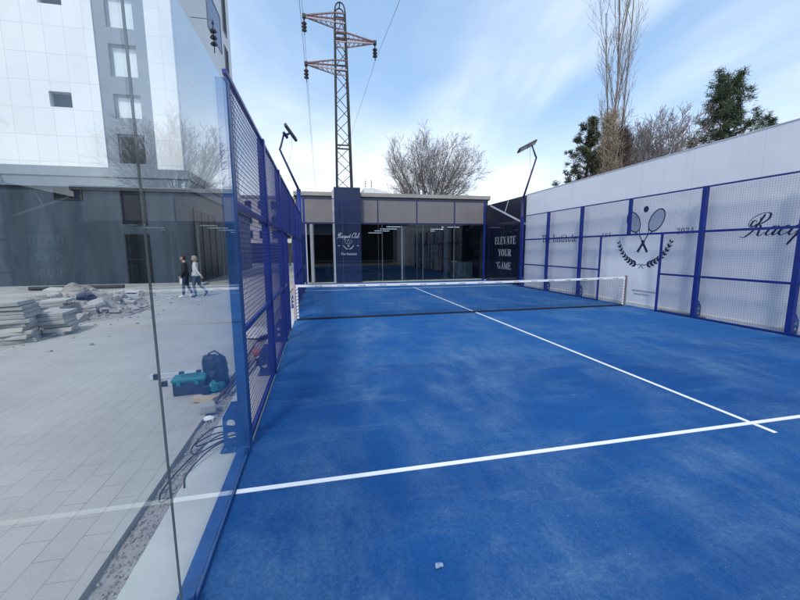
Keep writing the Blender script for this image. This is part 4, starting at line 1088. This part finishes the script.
tag(MB().obox((-.79,-4.80,.055),(.045,.05,.055),.2).build('paint_tin', DNAVY, None, bevel=.01), 'small dark tin between toolbox and gloves', 'tin')
tag(MB().obox((-.73,-5.07,.035),(.135,.045,.03),-.35).build('wood_block', M('pale_timber', (.46,.36,.235), .75, 0, .2, 9, vscale=(1,6,1)), None, bevel=.004), 'short pale timber block lying in front of the toolbox', 'timber')
chunk('stone_block', (-.62,-5.36,.045), (.085,.07,.05), (.3,), KERBC, 'grey rough stone block at the trench edge by the post', 'stone', 19)
crumpled('paper_wrapper', (-.57,-5.52,-.02), (.06,.04,.03), WHITEP, 'crumpled white wrapper lying on the gravel below the stone block', 'wrapper', 23)
for i,(x0,x1,c,lb) in enumerate(((-.58,-.47,(.17,.075,.05),'rusty red rod lying along the fence behind the post'),(-.52,-.40,(.10,.10,.12),'dark steel rod lying along the fence behind the post'),(-.46,-.33,(.36,.38,.42),'pale steel strip lying along the fence behind the post'))):
    tag(MB().bar((x0,-4.95+.05*i,.02+.005*i),(x1,-3.55+.1*i,.03),.028,.022).build('steel_bar', M('bar_finish_%d' % i, c, .6, .2, .3, 8)), lb, 'bar', 'bars lying by the fence')
tag(MB().obox((-.42,-3.05,.04),(.09,.10,.035),.3).build('orange_case', M('orange_plastic', (.42,.12,.04), .5), None, bevel=.015), 'orange case on the ground seen through the left mesh', 'case')
tag(MB().obox((-.26,-3.45,.06),(.05,.30,.05),-.12).build('black_box_section', BLK, None, bevel=.006), 'black box section lying against the left mesh fence', 'box section')
tag(crumpled('white_bucket_lid', (-.65,-1.6,.08), (.3,.35,.10), M('white_sheeting', (.62,.62,.63), .6), 'crumpled white sheeting on the ground beyond the orange case', 'sheeting', 33))
cb = MB()
r = random.Random(2)
for k,(pts) in enumerate((
    [(-.17,-5.95,.02),(-.34,-6.15,.06),(-.50,-6.42,-.0),(-.56,-6.75,-.015),(-.52,-6.93,-.01),(-.47,-6.90,-.005)],
    [(-.17,-6.05,.02),(-.30,-6.2,.07),(-.47,-6.22,.03),(-.50,-6.10,.01),(-.36,-6.02,.04),(-.2,-6.0,.03)],
    [(-.18,-6.1,.015),(-.32,-6.32,.05),(-.44,-6.6,.0),(-.40,-6.8,-.003)],
    [(-.17,-5.9,.03),(-.38,-6.0,.09),(-.52,-6.2,.02),(-.45,-6.34,.015),(-.28,-6.22,.05),(-.18,-6.12,.02)])):
    q = []
    P3 = [Vector(p) for p in pts]
    for i in range(len(P3)-1):
        a = P3[max(i-1,0)]; b = P3[i]; c = P3[i+1]; d = P3[min(i+2,len(P3)-1)]
        for j in range(6):
            s = j/6; q.append(.5*((2*b)+(c-a)*s+(2*a-5*b+4*c-d)*s*s+(3*b-a-3*c+d)*s**3))
    q.append(P3[-1]); cb.tube(q, .0065, 6)
tag(cb.build('electric_cable', BLK), 'loose black cable looping over the gravel at the blue post foot', 'cable')
# a pale leaf on the turf
lf = MB(); pts = []
for i in range(28):
    a = 2*PI*i/28; rr = .021*(1+.12*math.cos(3*a+.6))*(1 if i % 2 else .9); pts.append((1.29+rr*1.15*math.cos(a), -7.91+rr*math.sin(a), .010+.004*math.sin(3*a)))
lf.add(pts+[(1.29,-7.91,.012)]+[(p[0],p[1],p[2]-.002) for p in pts]+[(1.29,-7.91,.010)], [(i,(i+1)%28,28) for i in range(28)]+[(29+(i+1)%28,29+i,57) for i in range(28)])
tag(lf.build('dry_leaf', M('pale_dry_leaf', (.22,.31,.43), .8)), 'small pale dry leaf lying on the blue turf in the foreground', 'leaf')

# ------------------------------------------------------------------ people
def person(base, label, height, top, bottom, shoe, hairm, skinm, pose, longhair, carry):
    """one continuous skinned body; faces -x"""
    k = height/1.70; b = Vector(base); V = {}; E = []; RAD = {}
    def j(n, x, y, z, r_, link=None):
        V[n] = Vector((x*k, y*k, z*k)); RAD[n] = r_*k
        if link: E.append((link, n))
    j('pel',0,0,.93,.135); j('bel',-.01,0,1.08,.125,'pel'); j('che',-.015,0,1.27,.145,'bel'); j('nb',0,0,1.42,.085,'che'); j('nk',-.015,0,1.50,.052,'nb'); j('hd',-.025,0,1.555,.06,'nk')
    for s, q in ((-1,'r'),(1,'l')):
        sh = pose['arm'][s]
        j('s'+q,0,s*.165,1.385,.068,'nb'); j('e'+q,sh[0][0],s*.22,sh[0][1],.05,'s'+q); j('w'+q,sh[1][0],s*.215,sh[1][1],.034,'e'+q)
        d = (V['w'+q]-V['e'+q]).normalized()/k; w = V['w'+q]/k
        j('h'+q,w.x+d.x*.075,w.y,w.z+d.z*.075,.034,'w'+q)
        lg = pose['leg'][s]
        j('t'+q,0,s*.085,.86,.098,'pel'); j('k'+q,lg[0][0],s*.09,lg[0][1],.066,'t'+q); j('a'+q,lg[1][0],s*.085,lg[1][1],.048,'k'+q)
        j('f'+q,lg[1][0]-.10*math.cos(lg[2]),s*.095,lg[1][1]-.035-.10*math.sin(lg[2]),.042,'a'+q); j('o'+q,lg[1][0]-.185*math.cos(lg[2]),s*.10,max(.026,lg[1][1]-.045-.19*math.sin(lg[2])),.03,'f'+q)
    names = list(V); me = bpy.data.meshes.new('tmp'); me.from_pydata([V[n] for n in names], [(names.index(a),names.index(c)) for a,c in E], [])
    o = bpy.data.objects.new('tmp', me); COL.objects.link(o)
    md = o.modifiers.new('s','SKIN'); md.use_smooth_shade = True
    sl_ = me.skin_vertices[0].data
    for i,n in enumerate(names): sl_[i].radius = (RAD[n]*(.80 if n in ('pel','bel','che') else 1), RAD[n]); sl_[i].use_root = (n == 'pel')
    for i,n in enumerate(names):
        if n in ('pel','bel','che'): sl_[i].radius = (RAD[n]*1.1, RAD[n]*.82)
    o.modifiers.new('u','SUBSURF').levels = 2
    dg_ = bpy.context.evaluated_depsgraph_get(); dg_.update(); m2 = bpy.data.meshes.new_from_object(o.evaluated_get(dg_))
    bpy.data.objects.remove(o)
    mb = MB(); mb.add([v.co for v in m2.vertices], [tuple(p.vertices) for p in m2.polygons]); nbody = len(mb.f)
    # head with brow, nose, chin and ears, joined to the same body mesh
    bm = bmesh.new(); bmesh.ops.create_uvsphere(bm, u_segments=20, v_segments=16, radius=1)
    hv = []
    for v in bm.verts:
        x,y,z = v.co; p = Vector((x*.098, y*.076, z*.118))
        if z < -.2: p.x *= 1-.10*(-z); p.y *= 1-.30*(-z-.2)
        if x < -.8 and abs(y) < .28 and -.35 < z < .12: p.x -= .026*(1-abs(y)/.28)
        if x < -.6 and .02 < z < .28 and .2 < abs(y) < .55: p.x += .010
        if abs(y) > .9 and abs(z) < .3 and -.1 < x < .3: p.y *= 1.14
        hv.append((p+Vector((-.035,0,1.615)))*k)
    mb.add(hv, [tuple(v.index for v in f.verts) for f in bm.faces]); bm.free(); nhead = len(mb.f)
    for q in 'lr':       # five fingers on each hand
        hnd = V['h'+q]; d = (V['h'+q]-V['w'+q]).normalized(); side = Vector((1,0,0))-d*d.x; side.normalize(); inw = Vector((0,-1 if q == 'l' else 1,0))
        for f_, (off, ln) in enumerate(((-.024,.060),(-.008,.070),(.008,.066),(.023,.052))):
            p0 = hnd+d*.012*k+side*off*k; p1 = p0+d*ln*.55*k; p2 = p1+(d*.8+inw*.6).normalized()*ln*.45*k
            mb.tube([p0-d*.02*k,p0,p1,p2], [.009*k,.009*k,.0085*k,.006*k], 6)
        p0 = hnd-side*.026*k-d*.02*k; mb.tube([p0,p0-side*.022*k+d*.028*k,p0-side*.026*k+d*.055*k], [.011*k,.010*k,.007*k], 6)
    mb.v = [tuple(Vector(v)+b) for v in mb.v]
    root = thing('person', label, 'person', base, 'two people walking together')
    o = mb.build('body', [skinm, top, bottom, shoe], root, smooth=True)
    zb = b.z
    for i,p in enumerate(o.data.polygons):
        c = p.center; z = c.z/k
        if i >= nbody: p.material_index = 0
        else:
            hand = min((c-V[w]).length for w in ('hl','hr')) < .075*k
            foot = min((c-V[w]).length for w in ('fl','fr','ol','or')) < .085*k or min((c-V[w]).length for w in ('al','ar')) < .05*k
            arm = any((c-(V['s'+q].lerp(V['e'+q],f))).length < .085*k or (c-(V['e'+q].lerp(V['w'+q],f))).length < .07*k for q in 'lr' for f in (.1,.3,.5,.7,.9,1))
            if hand: p.material_index = 0
            elif foot: p.material_index = 3
            elif z > 1.46: p.material_index = 0
            elif arm or z > pose['hem']: p.material_index = 1
            else: p.material_index = 2
    # jacket hem and hair as clothing children
    hm = MB(); n = 18
    prof = [(.150,.120,pose['hem']-.05),(.155,.125,pose['hem']+.02),(.150,.118,1.06)]
    vs = [((rx*math.cos(2*PI*i/n)-.005)*k+b.x, (ry+.04)*math.sin(2*PI*i/n)*k+b.y, z*k+b.z) for rx,ry,z in prof for i in range(n)]
    hm.add(vs, [(r_*n+i, r_*n+(i+1)%n, (r_+1)*n+(i+1)%n, (r_+1)*n+i) for r_ in range(2) for i in range(n)]); hm.build('jacket_hem', top, root, smooth=True)
    bm = bmesh.new(); bmesh.ops.create_uvsphere(bm, u_segments=20, v_segments=14, radius=1); hh = MB(); keep = []
    for v in bm.verts:
        x,y,z = v.co; low = -.95 if longhair else -.35
        p = Vector((x*.112, y*.092, z*.130))
        if longhair and z < -.1 and x > -.2: p.x *= 1.12; p.z *= 1.25
        p *= 1+.05*mnoise.noise(v.co*4)
        hh.v.append(tuple((p+Vector((-.025,0,1.628)))*k+b))
    for f in bm.faces:
        c = f.calc_center_median()
        if (c.x > -.12 or c.z > .52) and c.z > (-.9 if longhair else -.45) and not (c.x < -.62 and c.z < .7): hh.f.append(tuple(v.index for v in f.verts))
    bm.free(); hh.build('hair', hairm, root, smooth=True)
    ey = MB()
    for s in (-1,1): ey.lathe([(.001,-.006),(.010,0),(.001,.006)], Vector((-.118*k,s*.030*k,1.628*k))+b, 8)
    ey.build('eyes', BLK, root)
    return V, k, root
SK = M('skin_tone', (.48,.30,.22), .55, 0, .08, 8)
JEAN = M('blue_denim', (.045,.095,.17), .8, 0, .15, 8); JEAND = M('dark_denim', (.02,.035,.085), .8, 0, .15, 8)
P1 = dict(arm={-1:((.06,1.12),(-.10,.90)), 1:((.02,1.11),(-.16,.92))}, leg={-1:((-.06,.49),(-.10,.075),0.0), 1:((.03,.48),(.20,.13),.55)}, hem=.86)
P2 = dict(arm={-1:((.10,1.13),(.24,.93)), 1:((-.05,1.12),(-.10,.88))}, leg={-1:((-.10,.50),(-.03,.075),0.0), 1:((.10,.48),(.36,.20),.75)}, hem=.95)
V1,k1,pr = person((-4.42,6.02,-.004), 'person in a black jacket and dark jeans walking left, nearer the slate podium', 1.58, M('black_jacket', (.012,.012,.018), .7), JEAND, WHITEP, M('black_hair', (.012,.010,.012), .6), SK, P1, False, True)
person((-4.02,5.96,-.004), 'person in a white jumper and blue jeans striding left behind the dark clothed one', 1.56, M('white_jumper', (.70,.69,.70), .8), JEAN, JEAND, M('ash_blond_hair', (.36,.30,.26), .6), SK, P2, True, False)
hp = V1['hl']+Vector((-4.42,6.02,-.004))
bgm = MB(); bgm.obox(hp+Vector((0,0,-.19)), (.08,.03,.11)); bgm.tube([hp+Vector((-.04,0,-.09)),hp+Vector((-.01,0,-.01)),hp+Vector((.04,0,-.09))], .006, 5)
tag(bgm.build('carrier_bag', WHITEP, None, bevel=.01), 'small white bag carried by the person in black', 'bag')

# ------------------------------------------------------------------ sky, sun, camera
EL, AZ = R(47), R(203)          # azimuth clockwise from +Y
w = bpy.data.worlds.new('World'); sc.world = w; w.use_nodes = True
t = w.node_tree; N, L = t.nodes, t.links; N.clear()
out = N.new('ShaderNodeOutputWorld'); bg = N.new('ShaderNodeBackground'); sky = N.new('ShaderNodeTexSky')
sky.sky_type = 'NISHITA'; sky.sun_disc = False; sky.sun_elevation = EL; sky.sun_rotation = AZ; sky.air_density = 1.0; sky.dust_density = .6; sky.ozone_density = 1.0; sky.altitude = 200
tc = N.new('ShaderNodeTexCoord'); sp = N.new('ShaderNodeSeparateXYZ'); L.new(tc.outputs['Generated'], sp.inputs[0])
den = math_(t, 'ADD', math_(t, 'MAXIMUM', sp.outputs['Z'], 0.0), .22)
cmb = N.new('ShaderNodeCombineXYZ'); L.new(math_(t,'DIVIDE',sp.outputs['X'],den), cmb.inputs[0]); L.new(math_(t,'DIVIDE',sp.outputs['Y'],den), cmb.inputs[1])
mp = N.new('ShaderNodeMapping'); mp.inputs['Rotation'].default_value = (0,0,R(-28)); mp.inputs['Scale'].default_value = (1.5,.62,1); mp.inputs['Location'].default_value = (3.1,1.7,0); L.new(cmb.outputs[0], mp.inputs[0])
c1 = ramp(t, noise(t, .80, 5, .47, mp.outputs[0], .35), .44, .70)
c2 = ramp(t, noise(t, 2.2, 5, .5, cmb.outputs[0], .3), .25, .75)
cl = math_(t, 'MULTIPLY', c1, math_(t, 'ADD', math_(t, 'MULTIPLY', c2, .7), .35))
hz = N.new('ShaderNodeMapRange'); hz.inputs[1].default_value = .02; hz.inputs[2].default_value = .36; hz.inputs[3].default_value = 1; hz.inputs[4].default_value = 0; L.new(sp.outputs['Z'], hz.inputs[0])
low = math_(t, 'MULTIPLY', math_(t, 'POWER', hz.outputs[0], 1.6), ramp(t, noise(t, 1.1, 5, .55, cmb.outputs[0], .2), .16, .44))
fac = math_(t, 'MINIMUM', math_(t, 'ADD', math_(t, 'MULTIPLY', cl, .85), math_(t, 'MULTIPLY', low, 1.0)), 1.0)
veil = math_(t, 'ADD', math_(t, 'MULTIPLY', fac, .95), .02)
SKYS = .15
mx = mixc(t, veil, mixc(t, .55, sky.outputs[0], (2.25,3.65,5.6)), (7.0,7.25,7.4))
L.new(mx, bg.inputs[0]); bg.inputs[1].default_value = SKYS; L.new(bg.outputs[0], out.inputs[0])
sl = bpy.data.lights.new('sun', 'SUN'); sl.energy = 1.9; sl.angle = R(9); sl.color = (1,.96,.90)
so = bpy.data.objects.new('sun', sl); COL.objects.link(so)
sd = Vector((math.sin(AZ)*math.cos(EL), math.cos(AZ)*math.cos(EL), math.sin(EL)))
so.rotation_euler = sd.to_track_quat('Z','Y').to_euler(); so.location = sd*40

cam = bpy.data.cameras.new('camera'); co = bpy.data.objects.new('camera', cam); COL.objects.link(co)
yaw, pit, rol = .212907730, -.137532688, -.00587019
f = Vector((math.sin(yaw)*math.cos(pit), math.cos(yaw)*math.cos(pit), math.sin(pit))); rt = Vector((math.cos(yaw), -math.sin(yaw), 0)); up = rt.cross(f)
rx = rt*math.cos(rol)+up*math.sin(rol); ux = up*math.cos(rol)-rt*math.sin(rol)
mt = Matrix((rx, ux, -f)).transposed().to_4x4(); mt.translation = Vector((.679639543,-9.71571746,1.81121718)); co.matrix_world = mt
cam.sensor_fit = 'HORIZONTAL'; cam.sensor_width = 36; cam.lens = 369.276/800*36; cam.clip_start = .02; cam.clip_end = 2000
sc.camera = co
sc.view_settings.view_transform = 'Standard'; sc.view_settings.look = 'None'; sc.view_settings.exposure = 0.38; sc.view_settings.gamma = 1
try: sc.view_settings.use_curve_mapping = False
except Exception: pass
sc.render.engine = 'CYCLES'
sc.cycles.max_bounces = 10; sc.cycles.transparent_max_bounces = 40; sc.cycles.glossy_bounces = 6; sc.cycles.diffuse_bounces = 3
sc.cycles.use_denoising = True; sc.cycles.sample_clamp_indirect = 6
